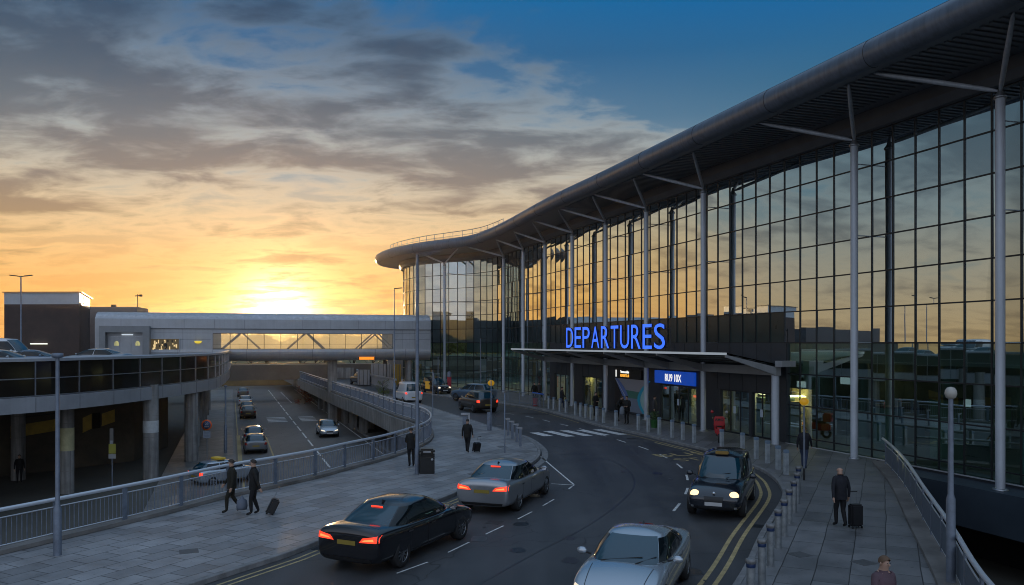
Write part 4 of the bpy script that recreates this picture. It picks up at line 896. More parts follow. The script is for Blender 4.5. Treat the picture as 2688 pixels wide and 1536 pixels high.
fc = MB(); fc.sweep(DK, [(-.16, 4.46), (.16, 4.46), (.16, 4.60), (.06, 4.66), (-.06, 4.66), (-.16, 4.60)], M_clad); dp('parapet_cap', fc)
LDK = Line(DK); step = 2.72; n = int(LDK.L/step); pan = None
panes_g, bars = [], []
off0 = 1.3
for i in range(n):
    a, b_ = off0+i*step, off0+(i+1)*step
    if b_ > LDK.L: break
    m = MB()
    for z0, z1 in ((2.72, 3.56), (3.60, 4.45)):
        seg = LDK.cut(a+.03, b_-.03, .7); m.sweep(seg, [(-.05, z0), (.03, z0), (.03, z1), (-.05, z1)], M_darkglass)
    po_ = dp('parapet_panel', m); m = MB(); p = LDK(a); t_ = LDK.tan(a)
    m.box((p[0]+t_[1]*.055, p[1]-t_[0]*.055, 3.56), (.055, .06, 1.76), rz=math.atan2(t_[1], t_[0]), mat=M_steel)
    seg = LDK.cut(a, b_, .7)
    for z in (2.69, 3.58): m.sweep(seg, [(.03, z-.025), (.08, z-.025), (.08, z+.025), (.03, z+.025)], M_steel)
    dp('panel_frame', m, None, po_)
    m = MB(); m.box((p[0]+t_[1]*.103, p[1]-t_[0]*.103, 2.24), (.02, .012, .74), rz=math.atan2(t_[1], t_[0]), mat=M_black); dp('joint', m, None, fo)
def deck_col(x, y, r, mat=M_conc, z1=2.78, band=None):
    m = MB(); m.lathe([(r, LOW), (r, z1)], 22, (x, y, 0), mat); o = dp('column', m)
    m = MB()
    for zj in (-1.9, -.55, .8, 2.1): m.lathe([(r+.003, zj), (r+.003, zj+.025)], 22, (x, y, 0), M_conc_d)
    dp('formwork_seam', m, None, o)
    if band: m = MB(); m.lathe([(r+.006, band[0]), (r+.006, band[1])], 22, (x, y, 0), band[2]); dp('painted_band', m, None, o)
deck_col(at(167, 45.5), 45.5, .36, band=(-.75, .55, pm('band_cream', (.45, .42, .24), .6, noise=(3, .2))))
deck_col(at(375, 50.3), 50.3, .46, band=(-.25, .5, pm('band_white', (.5, .52, .52), .6, noise=(3, .2))))
deck_col(at(476, 57.2), 57.2, .46)
for k in range(6): p = LC+LD*(4+k*7.5)+LN*(-9.3); deck_col(p.x, p.y, .45)
for (x, y) in ((-31, 50), (-34, 60), (-33, 70), (-40, 52), (-42, 66)): deck_col(x, y, .4)
# service rooms under the deck
ur = thing('service_rooms', 'dark service rooms with yellow panels beneath the car deck', 'building', (-38, 62, LOW))
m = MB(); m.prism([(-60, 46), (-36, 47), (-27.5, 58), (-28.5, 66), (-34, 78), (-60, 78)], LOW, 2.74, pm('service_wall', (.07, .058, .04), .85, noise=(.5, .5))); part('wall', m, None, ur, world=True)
yl = pm('yellow_panel', (.42, .27, .04), .6, noise=(2, .25))
def onsw(u, d, z): a = Vector((-36, 47)); b_ = Vector((-27.5, 58)); t_ = (b_-a).normalized(); o = Vector((t_.y, -t_.x)); p = a+t_*u+o*d; return (p.x, p.y, z)
L_ = math.dist((-60, 46), (-33.5, 52.5)); SWL = Line([(-36, 47), (-27.5, 58)])
for a, b_, z0, z1, pxs in ((25, 138, -.5, .25, SWL), (205, 226, -.55, .45, SWL), (252, 285, -.2, .65, SWL)):
    u0, u1 = pxs.seen(a), pxs.seen(b_); m = MB(); m.add([onsw(u0, .06, z0-.25), onsw(u1, .06, z0), onsw(u1, .06, z1), onsw(u0, .06, z1-.25)], [(0, 1, 2, 3)], yl); m.beam(onsw(u0, .03, z0-.25), onsw(u1, .03, z0), .05, .06, yl); part('yellow_panel', m, None, ur, world=True)
m = MB()
for k in range(5): u0, u1 = SWL.seen(28), SWL.seen(135); m.beam(onsw(u0, .08, .5+k*.2), onsw(u1, .08, .65+k*.2), .05, .07, M_black)
part('louvre', m, None, ur, world=True)
m = MB(); u0 = SWL.seen(228); u1 = SWL.seen(248); m.add([onsw(u0, .06, -.6), onsw(u1, .06, -.6), onsw(u1, .06, .5), onsw(u0, .06, .5)], [(0, 1, 2, 3)], M_darkglass); part('window', m, None, ur, world=True)
# end wall of the lower road, brown, with its panels
ew = MB(); p0, p1 = low(102, -48)[:2], low(102, 16)[:2]
ew.sweep([p1, p0], [(0, LOW), (.6, LOW), (.6, 1.25), (0, 1.25)], pm('ochre_wall', (.16, .11, .05), .85, noise=(.2, .35), bump=(4, .3)))
lone('retaining_wall', ew, None, 'ochre retaining wall closing the far end of the lower road', 'wall')
m = MB(); q0 = Vector(low(101.4, -12)); 
def onew(t, z): return low(101.75, t, z)
sgn = thing('hoarding_board', 'pair of white boards in a frame on the ochre end wall', 'sign', onew(2.2, -1.5))
for t in (.6, 3.0): m = MB(); m.beam(onew(t, -2.1), onew(t, .6), 1.5, .06, pm('faded_white', (.42, .43, .44), .6, noise=(1.5, .3)), up=(LN.x, LN.y, 0)); part('board', m, None, sgn, world=True)
m = MB(); m.beam(onew(-.4, .8), onew(4.0, .8), .08, .1, M_steel); m.beam(onew(4.0, -2.4), onew(4.0, .8), .08, .1, M_steel); part('frame', m, None, sgn, world=True)
m = MB(); m.beam(low(101.3, -9.5, 2.9), low(101.3, -.6, 2.9), .15, 1.35, MATS['faded_white']); lone('gantry_sign', m, None, 'long pale direction panel hanging below the footbridge', 'sign')
m = MB(); m.beam(low(101.2, -.4, 3.2), low(101.2, 16, 3.2), .15, .5, pm('gantry_panel', (.2, .17, .11), .7)); m.beam(low(101.1, -.4, 2.2), low(101.1, 16, 2.2), .12, .12, yl); lone('gantry_beam', m, None, 'pale beam crossing beyond the footbridge pier', 'beam')
# structure under the ramp beside the lower road
for k, (s_, t_, r) in enumerate([(RS, 2.4, .33) for RS in (30, 37.5, 45, 53, 61, 70, 80, 91)]):
    L_ = Line(RAIL_L); p = offset(L_.cut(L_.near((-4.5, 42.5))+s_-24, L_.near((-4.5, 42.5))+s_-23.5, .5), t_)[0]
    m = MB(); m.lathe([(.33, LOW), (.33, -.96)], 18, (p[0], p[1], 0)); lone('bridge_pier', m, M_conc, 'round concrete pier carrying the upper road over the verge', 'pier', group='round piers under the upper road')
L_ = Line(RAIL_L); s_ = L_.near((-9.5, 60.5)); bwl = offset(L_.cut(s_-16, s_+70, 2.), 6.0)
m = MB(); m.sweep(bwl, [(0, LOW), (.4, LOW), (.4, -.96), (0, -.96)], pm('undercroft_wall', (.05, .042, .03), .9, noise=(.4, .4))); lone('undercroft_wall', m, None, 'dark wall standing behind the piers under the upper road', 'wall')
m = MB()
for k in range(9): q = Line(offset(L_.cut(s_+14, s_+52, 2.), 1.0))(1+k*4); m.box((q[0], q[1], -2.05), (.5, 1.6, 2.3), rz=.35)
m2 = None
for k in range(7):
    q = Line(offset(L_.cut(s_+14, s_+52, 2.), 1.1))(2+k*5); m = MB(); m.box((q[0], q[1], LOW+1.12), (.45, 2.2-k*.1, 2.24), rz=.35); lone('support_wall', m, M_conc, 'short concrete support wall under the far ramp', 'wall', group='support walls under the ramp')
# yellow guardrail of the underpass void on the right
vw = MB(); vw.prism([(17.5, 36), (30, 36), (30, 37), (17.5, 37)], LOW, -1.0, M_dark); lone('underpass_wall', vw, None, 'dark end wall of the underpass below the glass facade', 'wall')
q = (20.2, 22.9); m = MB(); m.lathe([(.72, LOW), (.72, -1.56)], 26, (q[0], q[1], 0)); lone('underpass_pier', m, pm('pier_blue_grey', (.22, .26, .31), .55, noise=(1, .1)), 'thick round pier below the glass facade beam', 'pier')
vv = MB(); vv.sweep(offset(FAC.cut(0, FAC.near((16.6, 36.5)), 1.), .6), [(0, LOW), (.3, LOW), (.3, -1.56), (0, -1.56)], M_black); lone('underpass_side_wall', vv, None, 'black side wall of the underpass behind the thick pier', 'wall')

# ------------------------------------------------------------------ railings
def railing(name, label, line, posts_step, z0=.12, h=1.1, bal=.12, mesh=False, plinth=(-.20, .16)):
    L = Line(line); th = thing(name, label, 'railing', (line[0][0], line[0][1], 0)); X, Y = line[0]
    pw = MB(); pw.sweep(line, [(plinth[0], .13), (plinth[1], .13), (plinth[1], .24), (plinth[0], .24)], M_conc_d); part('plinth', pw, None, th, world=True)
    hr = MB(); hr.tube([(p[0], p[1], z0+h) for p in line[::2]], .055, 10, M_rail); part('handrail', hr, None, th, world=True)
    n = int(L.L/posts_step)
    for i in range(n+1):
        s_ = min(i*posts_step, L.L); p = L(s_); t_ = L.tan(min(s_, L.L-.4)); m = MB()
        m.box((p[0], p[1], z0+h/2), (.05, .15, h-.06), rz=math.atan2(t_[1], t_[0])+PI/2, mat=M_post); part('post', m, None, th, world=True)
        if i == n: break
        seg = L.cut(s_, min(s_+posts_step, L.L), .6); m = MB(); m.tube([(q[0], q[1], z0+h-.20) for q in seg], .018, 6, M_rail); m.tube([(q[0], q[1], z0+.20) for q in seg], .018, 6, M_rail)
        if mesh: m.sweep(seg, [(-.008, z0+.2), (.008, z0+.2), (.008, z0+h-.2), (-.008, z0+h-.2)], mesh)
        else:
            k = int(posts_step/bal)
            for j in range(1, k):
                q = L(s_+posts_step*j/k); m.beam((q[0], q[1], z0+.2), (q[0], q[1], z0+h-.2), .012, .022, M_post)
        part('infill_panel', m, None, th, world=True)
    return th
railing('railing', 'long curved steel railing along the left pavement above the lower road', RAIL_L, 2.15, bal=.13)
railing('railing', 'panelled steel railing along the right pavement beside the underpass', list(RAIL_R), 1.9, mesh=pm('rail_sheet', (.12, .15, .19), .5, .3), plinth=(-.42, .12))
# ------------------------------------------------------------------ vehicles
M_wind = pm('car_glass', (.006, .040, .062), .04, 0, .8, coat=.35)
M_side = pm('side_glass', (.006, .010, .012), .05, 0, .5)
M_tyre = pm('tyre', (.015, .015, .016), .8)
M_rim = pm('alloy', (.30, .31, .33), .3, .9)
M_chrome = pm('chrome', (.6, .62, .66), .12, 1.)
M_red_on = emis('tail_lit', (1, .05, .02), 1.6); M_red_hot = emis('tail_core', (1, .28, .08), 1.5); M_red_off = pm('tail_lens', (.25, .015, .012), .2, coat=.5)
M_head_on = emis('head_lit', (1, .70, .34), 2.0); M_head_off = pm('head_lens', (.35, .37, .38), .12, .4, coat=.6); M_head_dim = emis('head_dim', (1, .85, .62), .9)
M_amber = emis('amber_lens', (1, .3, .05), .7)
M_plate_y = pm('plate_yellow', (.26, .19, .03), .5); M_plate_w = pm('plate_white', (.5, .5, .5), .5)
def paint(name, c, metal=.35, rough=.28): return pm(name, c, rough, metal, coat=.9)
SPEC = {
 'saloon': dict(st=[(-2.47,.74,.42,.80,.90),(-2.452,.84,.30,.90,1.0),(-2.38,.885,.24,.93,1.07),(-2.2,.91,.22,.93,1.085),(-1.75,.93,.20,.94,1.07),(-1.2,.935,.18,.94,1.0),(0,.935,.18,.93,.965),(.9,.935,.18,.91,.97),(1.3,.93,.18,.885,.975),(1.8,.92,.20,.83,.90),(2.2,.875,.22,.75,.79),(2.41,.76,.28,.64,.66),(2.47,.6,.36,.56,.58)],
   base=(-1.98, 1.26, .835, .965), top=(-1.02, .32, .635, 1.385), crown=.085, wx=(-1.46, 1.50), wr=.335, belt=(1.02, .95), pil=(-.28, .05)),
 'coupe': dict(st=[(-2.3,.62,.48,.76,.84),(-2.24,.80,.32,.88,.98),(-2.0,.88,.22,.92,1.02),(-1.5,.905,.20,.92,1.0),(-.9,.90,.18,.9,.95),(0,.895,.18,.88,.93),(.8,.895,.18,.88,.94),(1.2,.895,.18,.86,.93),(1.7,.885,.20,.80,.86),(2.05,.85,.22,.71,.745),(2.26,.72,.28,.60,.62),(2.32,.55,.36,.52,.54)],
   base=(-1.85, 1.18, .81, .925), top=(-.74, .20, .60, 1.31), crown=.08, wx=(-1.35, 1.42), wr=.34, belt=(.98, .93), pil=(-.62, .05)),
 'taxi': dict(st=[(-2.29,.72,.42,.84,.95),(-2.24,.84,.28,.95,1.08),(-2.0,.875,.24,1.0,1.10),(-1.2,.885,.22,1.0,1.10),(0,.885,.22,.99,1.09),(.7,.88,.22,.96,1.07),(1.1,.87,.22,.93,1.06),(1.6,.855,.24,.87,.985),(2.0,.82,.25,.78,.885),(2.2,.74,.28,.68,.74),(2.29,.60,.34,.60,.62)],
   base=(-2.18, .98, .80, 1.06), top=(-1.98, .38, .665, 1.68), crown=.13, wx=(-1.42, 1.46), wr=.33, belt=(1.1, 1.06), pil=(-.42, .05)),
 'hatch': dict(st=[(-2.05,.68,.44,.84,.95),(-2.0,.82,.30,.93,1.02),(-1.8,.87,.22,.95,1.03),(-1.0,.88,.20,.95,1.02),(0,.88,.20,.94,1.0),(.7,.875,.20,.92,.99),(1.1,.87,.20,.90,.98),(1.5,.86,.22,.83,.90),(1.85,.81,.24,.74,.79),(2.0,.70,.30,.64,.66),(2.06,.56,.38,.56,.58)],
   base=(-1.93, 1.08, .77, .98), top=(-1.45, .30, .60, 1.40), crown=.08, wx=(-1.28, 1.30), wr=.31, belt=(1.0, .97), pil=(-.35, .05)),
 'suv': dict(st=[(-2.3,.72,.50,.95,1.04),(-2.25,.88,.36,1.03,1.12),(-2.0,.93,.28,1.06,1.14),(-1.1,.945,.26,1.06,1.12),(0,.945,.26,1.05,1.10),(.8,.94,.26,1.03,1.10),(1.2,.935,.26,1.0,1.09),(1.7,.92,.28,.95,1.03),(2.05,.87,.30,.86,.92),(2.24,.76,.36,.74,.78),(2.3,.62,.44,.66,.68)],
   base=(-2.18, 1.12, .82, 1.08), top=(-1.80, .35, .66, 1.60), crown=.08, wx=(-1.38, 1.40), wr=.37, belt=(1.1, 1.07), pil=(-.4, .05)),
 'van': dict(st=[(-2.6,.80,.42,1.1,1.22),(-2.57,.95,.30,1.2,1.28),(-2.2,.98,.26,1.22,1.28),(-1.1,.985,.26,1.2,1.26),(0,.985,.26,1.18,1.24),(1.2,.975,.26,1.1,1.2),(1.7,.96,.26,1.05,1.15),(2.1,.93,.28,.97,1.06),(2.42,.86,.30,.86,.92),(2.58,.74,.38,.74,.76),(2.62,.6,.44,.64,.66)],
   base=(-2.56, 2.02, .92, 1.22), top=(-2.5, 1.2, .82, 2.12), crown=.10, wx=(-1.6, 1.7), wr=.34, belt=(1.3, 1.2), pil=(.55, .05)),
}
def car(kind, name, label, cat, body_mat, loc=(0, 0, 0), heading=0., group=None, tails='on', heads='off', plate='y', detail=True, gh_mat=None):
    """heading: 0 drives away from the viewer, positive turns right; local x is forward"""
    S = SPEC[kind]; root = thing(name, label, cat, loc, PI/2-heading, group)
    # body
    m = MB(); st = S['st']; prof = []
    for x, w, zb, zs, zt in st:
        half = [(0, zb), (w*.72, zb), (w*.93, zb+.06), (w*.985, zb+.22), (w, (zb+zs)/2+.04), (w*.985, zs-.05), (w*.93, zs+(zt-zs)*.35), (w*.72, zt-.01), (0, zt+.025)]
        loop = half+[(-y, z) for y, z in reversed(half[1:-1])]; prof.append([(x, y, z) for y, z in loop])
    n = len(prof[0]); vs = [v for p in prof for v in p]
    m.add(vs, [(i*n+k, (i+1)*n+k, (i+1)*n+(k+1) % n, i*n+(k+1) % n) for i in range(len(prof)-1) for k in range(n)], body_mat, True)
    for base_i, rev in ((0, False), ((len(prof)-1)*n, True)):
        for k in range(n//2):
            a, b = k, (n-k) % n; c, d = k+1, (n-k-1) % n
            f = [a, c, d] if a == b else ([a, c, b] if c == d else [a, c, d, b]); f = [base_i+q for q in f]
            m.add([], [], body_mat); m.f.append(tuple(f if not rev else reversed(f))); m.m.append(0); m.sm.append(True)
    me = mesh_of('tmp', m, body_mat); tmp = bpy.data.objects.new('tmp', me); COL.objects.link(tmp)
    ss = tmp.modifiers.new('s', 'SUBSURF'); ss.levels = ss.render_levels = 2 if detail else 1
    cyl = MB(); 
    for wx in S['wx']:
        for sg in (-1, 1):
            R = S['wr']+.05; y0, y1 = sg*.66, sg*1.2; lo, hi = min(y0, y1), max(y0, y1)
            vv = [(wx+R*math.cos(a), y, S['wr']+R*math.sin(a)) for y in (lo, hi) for a in [2*PI*q/28 for q in range(28)]]
            cyl.add(vv, [(q, (q+1) % 28, (q+1) % 28+28, q+28) for q in range(28)]+[tuple(range(27, -1, -1)), tuple(range(28, 56))], M_black)
    cm = mesh_of('cut', cyl, M_black); cu = bpy.data.objects.new('cut', cm); COL.objects.link(cu)
    bo = tmp.modifiers.new('b', 'BOOLEAN'); bo.object = cu; bo.operation = 'DIFFERENCE'; bo.solver = 'EXACT'
    try: bo.material_mode = 'TRANSFER'
    except Exception: pass
    dg = bpy.context.evaluated_depsgraph_get(); dg.update(); bme = bpy.data.meshes.new_from_object(tmp.evaluated_get(dg))
    bpy.data.objects.remove(tmp); bpy.data.objects.remove(cu)
    bme.name = 'body'; bo_ = bpy.data.objects.new('body', bme); COL.objects.link(bo_); bo_.parent = root
    bvh = BVHTree.FromPolygons([v.co for v in bme.vertices], [tuple(p.vertices) for p in bme.polygons])
    # greenhouse
    bx0, bx1, bhw, bz = S['base']; tx0, tx1, thw, tz = S['top']
    def sup(x0, x1, hw, th, e):
        c, s = math.cos(th), math.sin(th); cx, a = (x0+x1)/2, (x1-x0)/2
        return (cx+a*math.copysign(abs(c)**e, c), hw*math.copysign(abs(s)**e, s))
    def gpt(th, t, off=0.):
        b = sup(bx0, bx1, bhw, th, .47); q = sup(tx0, tx1, thw, th, .56)
        # the foot of the glasshouse follows the bonnet and boot
        bulge = .02*4*t*(1-t); hx, hy = t**1.32, t**1.22; x = b[0]+(q[0]-b[0])*hx; y = b[1]+(q[1]-b[1])*hy; cx = (bx0+bx1)/2
        nx, ny = math.cos(th)*.35, math.sin(th); L = math.hypot(nx, ny) or 1
        slope = .5 if abs(ny) > .7 else .9
        k = (bulge+off)
        return Vector((x+nx/L*k, y+ny/L*k, bz-.03+(tz-bz+.03)*t+(off*slope)))
    K = 64; m = MB(); T_ = 6; gm = gh_mat or body_mat
    vs = [gpt(2*PI*k/K, t/T_) for t in range(T_+1) for k in range(K)]
    m.add(vs, [(r*K+k, r*K+(k+1) % K, (r+1)*K+(k+1) % K, (r+1)*K+k) for r in range(T_) for k in range(K)], gm, True)
    def roofpt(th, r, off=0):
        q = sup(tx0, tx1, thw, th, .56); cx = (tx0+tx1)/2; return Vector((cx+(q[0]-cx)*r, q[1]*r, tz+S['crown']*(1-r**2.4)+off))
    RR = [1., .93, .8, .6, .35, .1]
    vs = [roofpt(2*PI*k/K, r) for r in RR for k in range(K)]+[Vector(((tx0+tx1)/2, 0, tz+S['crown']))]
    m.add(vs, [(r*K+k, r*K+(k+1) % K, (r+1)*K+(k+1) % K, (r+1)*K+k) for r in range(len(RR)-1) for k in range(K)]+[((len(RR)-1)*K+k, (len(RR)-1)*K+(k+1) % K, len(RR)*K) for k in range(K)], gm, True)
    me = mesh_of('roof', m, gm); bm = bmesh.new(); bm.from_mesh(me); bmesh.ops.remove_doubles(bm, verts=bm.verts, dist=1e-4); bm.to_mesh(me); bm.free()
    o = bpy.data.objects.new('roof', me); COL.objects.link(o); o.parent = root
    def patch(nm, ths, t0, t1, mat=None, off=.008, label=None, curve=0):
        m = MB(); R = 6; mat = mat or (M_side if nm == 'side_window' else M_wind)
        vs = []
        for r in range(R+1):
            for i, th in enumerate(ths): vs.append(gpt(th, t0+(t1-t0)*r/R, off))
        n = len(ths); m.add(vs, [(r*n+i, r*n+i+1, (r+1)*n+i+1, (r+1)*n+i) for r in range(R) for i in range(n-1)], mat, True); return part(nm, m, None, root, label)
    lin = lambda a, b, k: [a+(b-a)*i/k for i in range(k+1)]
    D = math.radians
    def side_th(u0, u1, sg, e=.51, k=10):      # u: -1 rear .. 1 front along the side
        return [sg*math.acos(max(-1, min(1, math.copysign(abs(u)**(1/e), u)))) for u in lin(u0, u1, k)]
    patch('windscreen', lin(D(-40), D(40), 14), .05, .95)
    if kind != 'van' or True: patch('rear_window', lin(D(141), D(219), 14), .10, .93)
    cx, hw_ = (bx0+bx1)/2, (bx1-bx0)/2; pil = S['pil'][0]; up_ = (pil-cx)/hw_
    for sg in (1, -1):
        if kind == 'van': patch('side_window', side_th(.35, .86, sg), .12, .82)
        elif kind == 'coupe': patch('side_window', side_th(-.74, -.34, sg), .14, .86); patch('side_window', side_th(-.30, .86, sg), .10, .90)
        elif kind == 'saloon': patch('side_window', side_th(-.86, up_-.02, sg), .10, .90); patch('side_window', side_th(up_+.02, .88, sg), .10, .90)
        elif kind == 'taxi': patch('side_window', side_th(-.88, -.52, sg), .14, .88); patch('side_window', side_th(-.47, .22, sg), .10, .88); patch('side_window', side_th(.27, .87, sg), .10, .88)
        else: patch('side_window', side_th(-.87, up_-.30, sg), .14, .88); patch('side_window', side_th(up_-.25, up_+.10, sg), .10, .90); patch('side_window', side_th(up_+.14, .87, sg), .10, .90)
        if detail: patch('window_trim', side_th(-.9, .9, sg), .045, .075, M_chrome, .012)
    # surface details thrown onto the body
    def throw(nm, c, mat, axis, k=(8, 4), off=.006, label=None, parent=root):
        """c: four corners in the plane facing the axis, listed round; axis 'R' rear, 'F' front, 'S1'/'S-1' sides, 'T' top"""
        m = MB(); vs = []
        for j in range(k[1]+1):
            for i in range(k[0]+1):
                u, v = i/k[0], j/k[1]; a = (c[0][0]*(1-u)+c[1][0]*u, c[0][1]*(1-u)+c[1][1]*u); b = (c[3][0]*(1-u)+c[2][0]*u, c[3][1]*(1-u)+c[2][1]*u)
                p = (a[0]*(1-v)+b[0]*v, a[1]*(1-v)+b[1]*v)
                if axis == 'R': o_, d = Vector((-5, p[0], p[1])), Vector((1, 0, 0))
                elif axis == 'F': o_, d = Vector((5, p[0], p[1])), Vector((-1, 0, 0))
                elif axis == 'T': o_, d = Vector((p[0], p[1], 5)), Vector((0, 0, -1))
                else: sg = int(axis[1:]); o_, d = Vector((p[0], 3*sg, p[1])), Vector((0, -sg, 0))
                h, nn, _, _ = bvh.ray_cast(o_, d)
                if h is None or (axis in 'RF' and abs(h.x) < 1.4): h, nn, _, _ = bvh.find_nearest(Vector((math.copysign(2.3, -d.x), p[0], p[1])) if axis in 'RF' else o_+d*2.1)
                if nn.dot(d) > 0: nn = -nn
                vs.append(h+nn*off)
        n = k[0]+1; fs = [(j*n+i, j*n+i+1, (j+1)*n+i+1, (j+1)*n+i) for j in range(k[1]) for i in range(k[0])]
        m.add(vs, fs, mat, True); return part(nm, m, None, parent, label)
    rx, fx = st[0][0], st[-1][0]; zs_r = .90 if kind == 'saloon' else st[1][3]; hwid = st[2][1]
    tl = {'on': M_red_on, 'off': M_red_off}[tails]
    if kind in ('saloon', 'coupe'):
        for sg in (1, -1):
            throw('tail_light', [(sg*.36, zs_r-.14), (sg*(hwid-.02), zs_r-.12), (sg*(hwid-.03), zs_r+.035), (sg*.46, zs_r-.03)], tl, 'R', (10, 4))
            if tails == 'on': throw('tail_light_core', [(sg*.45, zs_r-.105), (sg*(hwid-.12), zs_r-.085), (sg*(hwid-.14), zs_r-.03), (sg*.5, zs_r-.07)], M_red_hot, 'R', (8, 2), .012)
    else:
        for sg in (1, -1): throw('tail_light', [(sg*(hwid-.26), zs_r-.22), (sg*(hwid-.04), zs_r-.20), (sg*(hwid-.06), zs_r-.02), (sg*(hwid-.22), zs_r-.02)], tl, 'R', (5, 5))
    throw('number_plate', [(.26, zs_r-.22 if kind in ('saloon', 'coupe') else .58), (-.26, zs_r-.22 if kind in ('saloon', 'coupe') else .58), (-.26, zs_r-.115 if kind in ('saloon', 'coupe') else .70), (.26, zs_r-.115 if kind in ('saloon', 'coupe') else .70)], M_plate_y, 'R', (4, 2), .010)
    hz0 = st[-2][3]; hl = {'on': M_head_on, 'off': M_head_off, 'dim': M_head_dim}[heads]
    if kind == 'taxi':
        for sg in (1, -1):
            m = MB(); m.lathe([(0, .05), (.07, .045), (.125, .02), (.145, -.02), (.15, -.06)], 20, (0, 0, 0), hl, axis='X'); o = part('headlight', m, None, root)
            h, nn, _, _ = bvh.ray_cast(Vector((5, sg*.60, .745)), Vector((-1, 0, 0))); o.location = h+Vector((-.02, 0, 0)); o.rotation_euler = (0, -.35, sg*.28); o.scale = (1, 1.0, .92)
        throw('grille', [(-.30, .70), (.30, .70), (.25, .50), (-.25, .50)], M_black, 'F'); throw('bumper', [(-.8, .40), (.8, .40), (.8, .30), (-.8, .30)], M_black, 'F', (12, 2))
        throw('number_plate', [(-.26, .54), (.26, .54), (.26, .43), (-.26, .43)], M_plate_w, 'F', (4, 2), .014)
        for sg in (1, -1): throw('fog_lamp', [(sg*.60, .42), (sg*.68, .42), (sg*.68, .36), (sg*.60, .36)], M_head_off, 'F', (2, 2), .012)
        m = MB(); m.lathe([(0, .03), (.04, .02), (.05, 0)], 10, (2.2, 0, .80), M_chrome, axis='X'); part('badge', m, None, root)
        m = MB(); m.box((.22, 0, tz+.11), (.16, .42, .10), mat=pm('taxi_lamp', (.25, .15, .03), .4)); part('roof_sign', m, None, root, bevel=.02)
    else:
        for sg in (1, -1): throw('headlight', [(sg*.40, hz0-.06), (sg*(st[-3][1]-.06), hz0+.0), (sg*(st[-3][1]-.08), hz0+.10), (sg*.46, hz0+.03)], hl, 'F', (7, 4))
        throw('grille', [(-.32, hz0-.02), (.32, hz0-.02), (.27, hz0-.15), (-.27, hz0-.15)], M_black, 'F', (6, 3)); throw('air_intake', [(-.6, .36), (.6, .36), (.55, .27), (-.55, .27)], M_black, 'F', (10, 2))
        throw('number_plate', [(-.26, .46), (.26, .46), (.26, .36), (-.26, .36)], M_plate_w, 'F', (4, 2), .014)
    throw('rear_valance', [(.70, .38), (-.70, .38), (-.66, .30), (.66, .30)], M_black, 'R', (10, 2))
    if detail:
        zc = S['belt'][1]
        for sg in (1, -1):
            ax = 'S%d' % sg; xs = [bx1-.12, pil, -1.12 if kind != 'coupe' else None]
            for x in [q for q in xs if q is not None]: throw('door_gap', [(x-.008, .34), (x+.008, .34), (x+.008, zc-.05), (x-.008, zc-.05)], M_black, ax, (1, 12), .003)
            throw('door_gap', [(-1.0, .32), (bx1-.12, .32), (bx1-.12, .335), (-1.0, .335)], M_black, ax, (12, 1), .003)
            for x in ([pil-.95, pil+.12] if kind != 'coupe' else [pil+.15]): throw('door_handle', [(x, zc-.15), (x+.2, zc-.15), (x+.2, zc-.12), (x, zc-.12)], M_chrome, ax, (4, 1), .022)
            throw('side_skirt', [(-1.05, .20), (1.05, .20), (1.05, .25), (-1.05, .25)], M_black, ax, (12, 1), .004)
        if kind in ('saloon', 'coupe'):
            throw('boot_gap', [(rx+.32, .72), (rx+.32, -.72), (rx+.335, -.72), (rx+.335, .72)], M_black, 'T', (12, 1), .002)
            throw('bonnet_gap', [(1.28, .62), (2.15, .55), (2.15, .565), (1.28, .635)], M_black, 'T', (10, 1), .002); throw('bonnet_gap', [(1.28, -.62), (2.15, -.55), (2.15, -.565), (1.28, -.635)], M_black, 'T', (10, 1), .002)
            m = MB(); p = roofpt(PI, .86); m.add([p+Vector((.10, .02, 0)), p+Vector((.10, -.02, 0)), p+Vector((-.07, -.006, .065)), p+Vector((-.07, .006, .065)), p+Vector((-.10, -.012, -.01)), p+Vector((-.10, .012, -.01))], [(0, 1, 2, 3), (3, 2, 4, 5), (0, 3, 5), (1, 4, 2)], M_black); part('aerial_fin', m, None, root)
            q = gpt(PI, .86, .022); m = MB(); m.box((q.x, 0, q.z), (.03, .34, .035), mat=M_red_on if tails == 'on' else M_red_off); part('brake_light', m, None, root, bevel=.008)
        for sg in (1, -1):       # wipers
            m = MB(); a = gpt(D(sg*12-8), .06, .02); b = gpt(D(sg*12+22), .30, .02); m.beam(a, b, .02, .015, M_black); part('wiper', m, None, root)
    for sg in (1, -1):
        m = MB(); mx = bx1-.42; y = bhw+.10 if kind != 'van' else bhw+.1; z = bz+.07
        m.lathe([(0, -.10), (.07, -.085), (.095, -.02), (.09, .05), (.05, .10), (0, .115)], 14, (0, 0, 0), body_mat, axis='Y'); m.v = [(mx+v[0]*.75, sg*(y+.10)+v[1], z+v[2]*.85) for v in m.v]
        m.beam((mx, sg*(y-.10), z-.05), (mx, sg*(y+.03), z-.02), .05, .03, M_black); mo = part('door_mirror', m, None, root)
        m = MB(); m.box((mx-.068, sg*(y+.10), z), (.006, .15, .10), mat=M_chrome); part('mirror_glass', m, None, mo)
    # wheels
    R = S['wr']
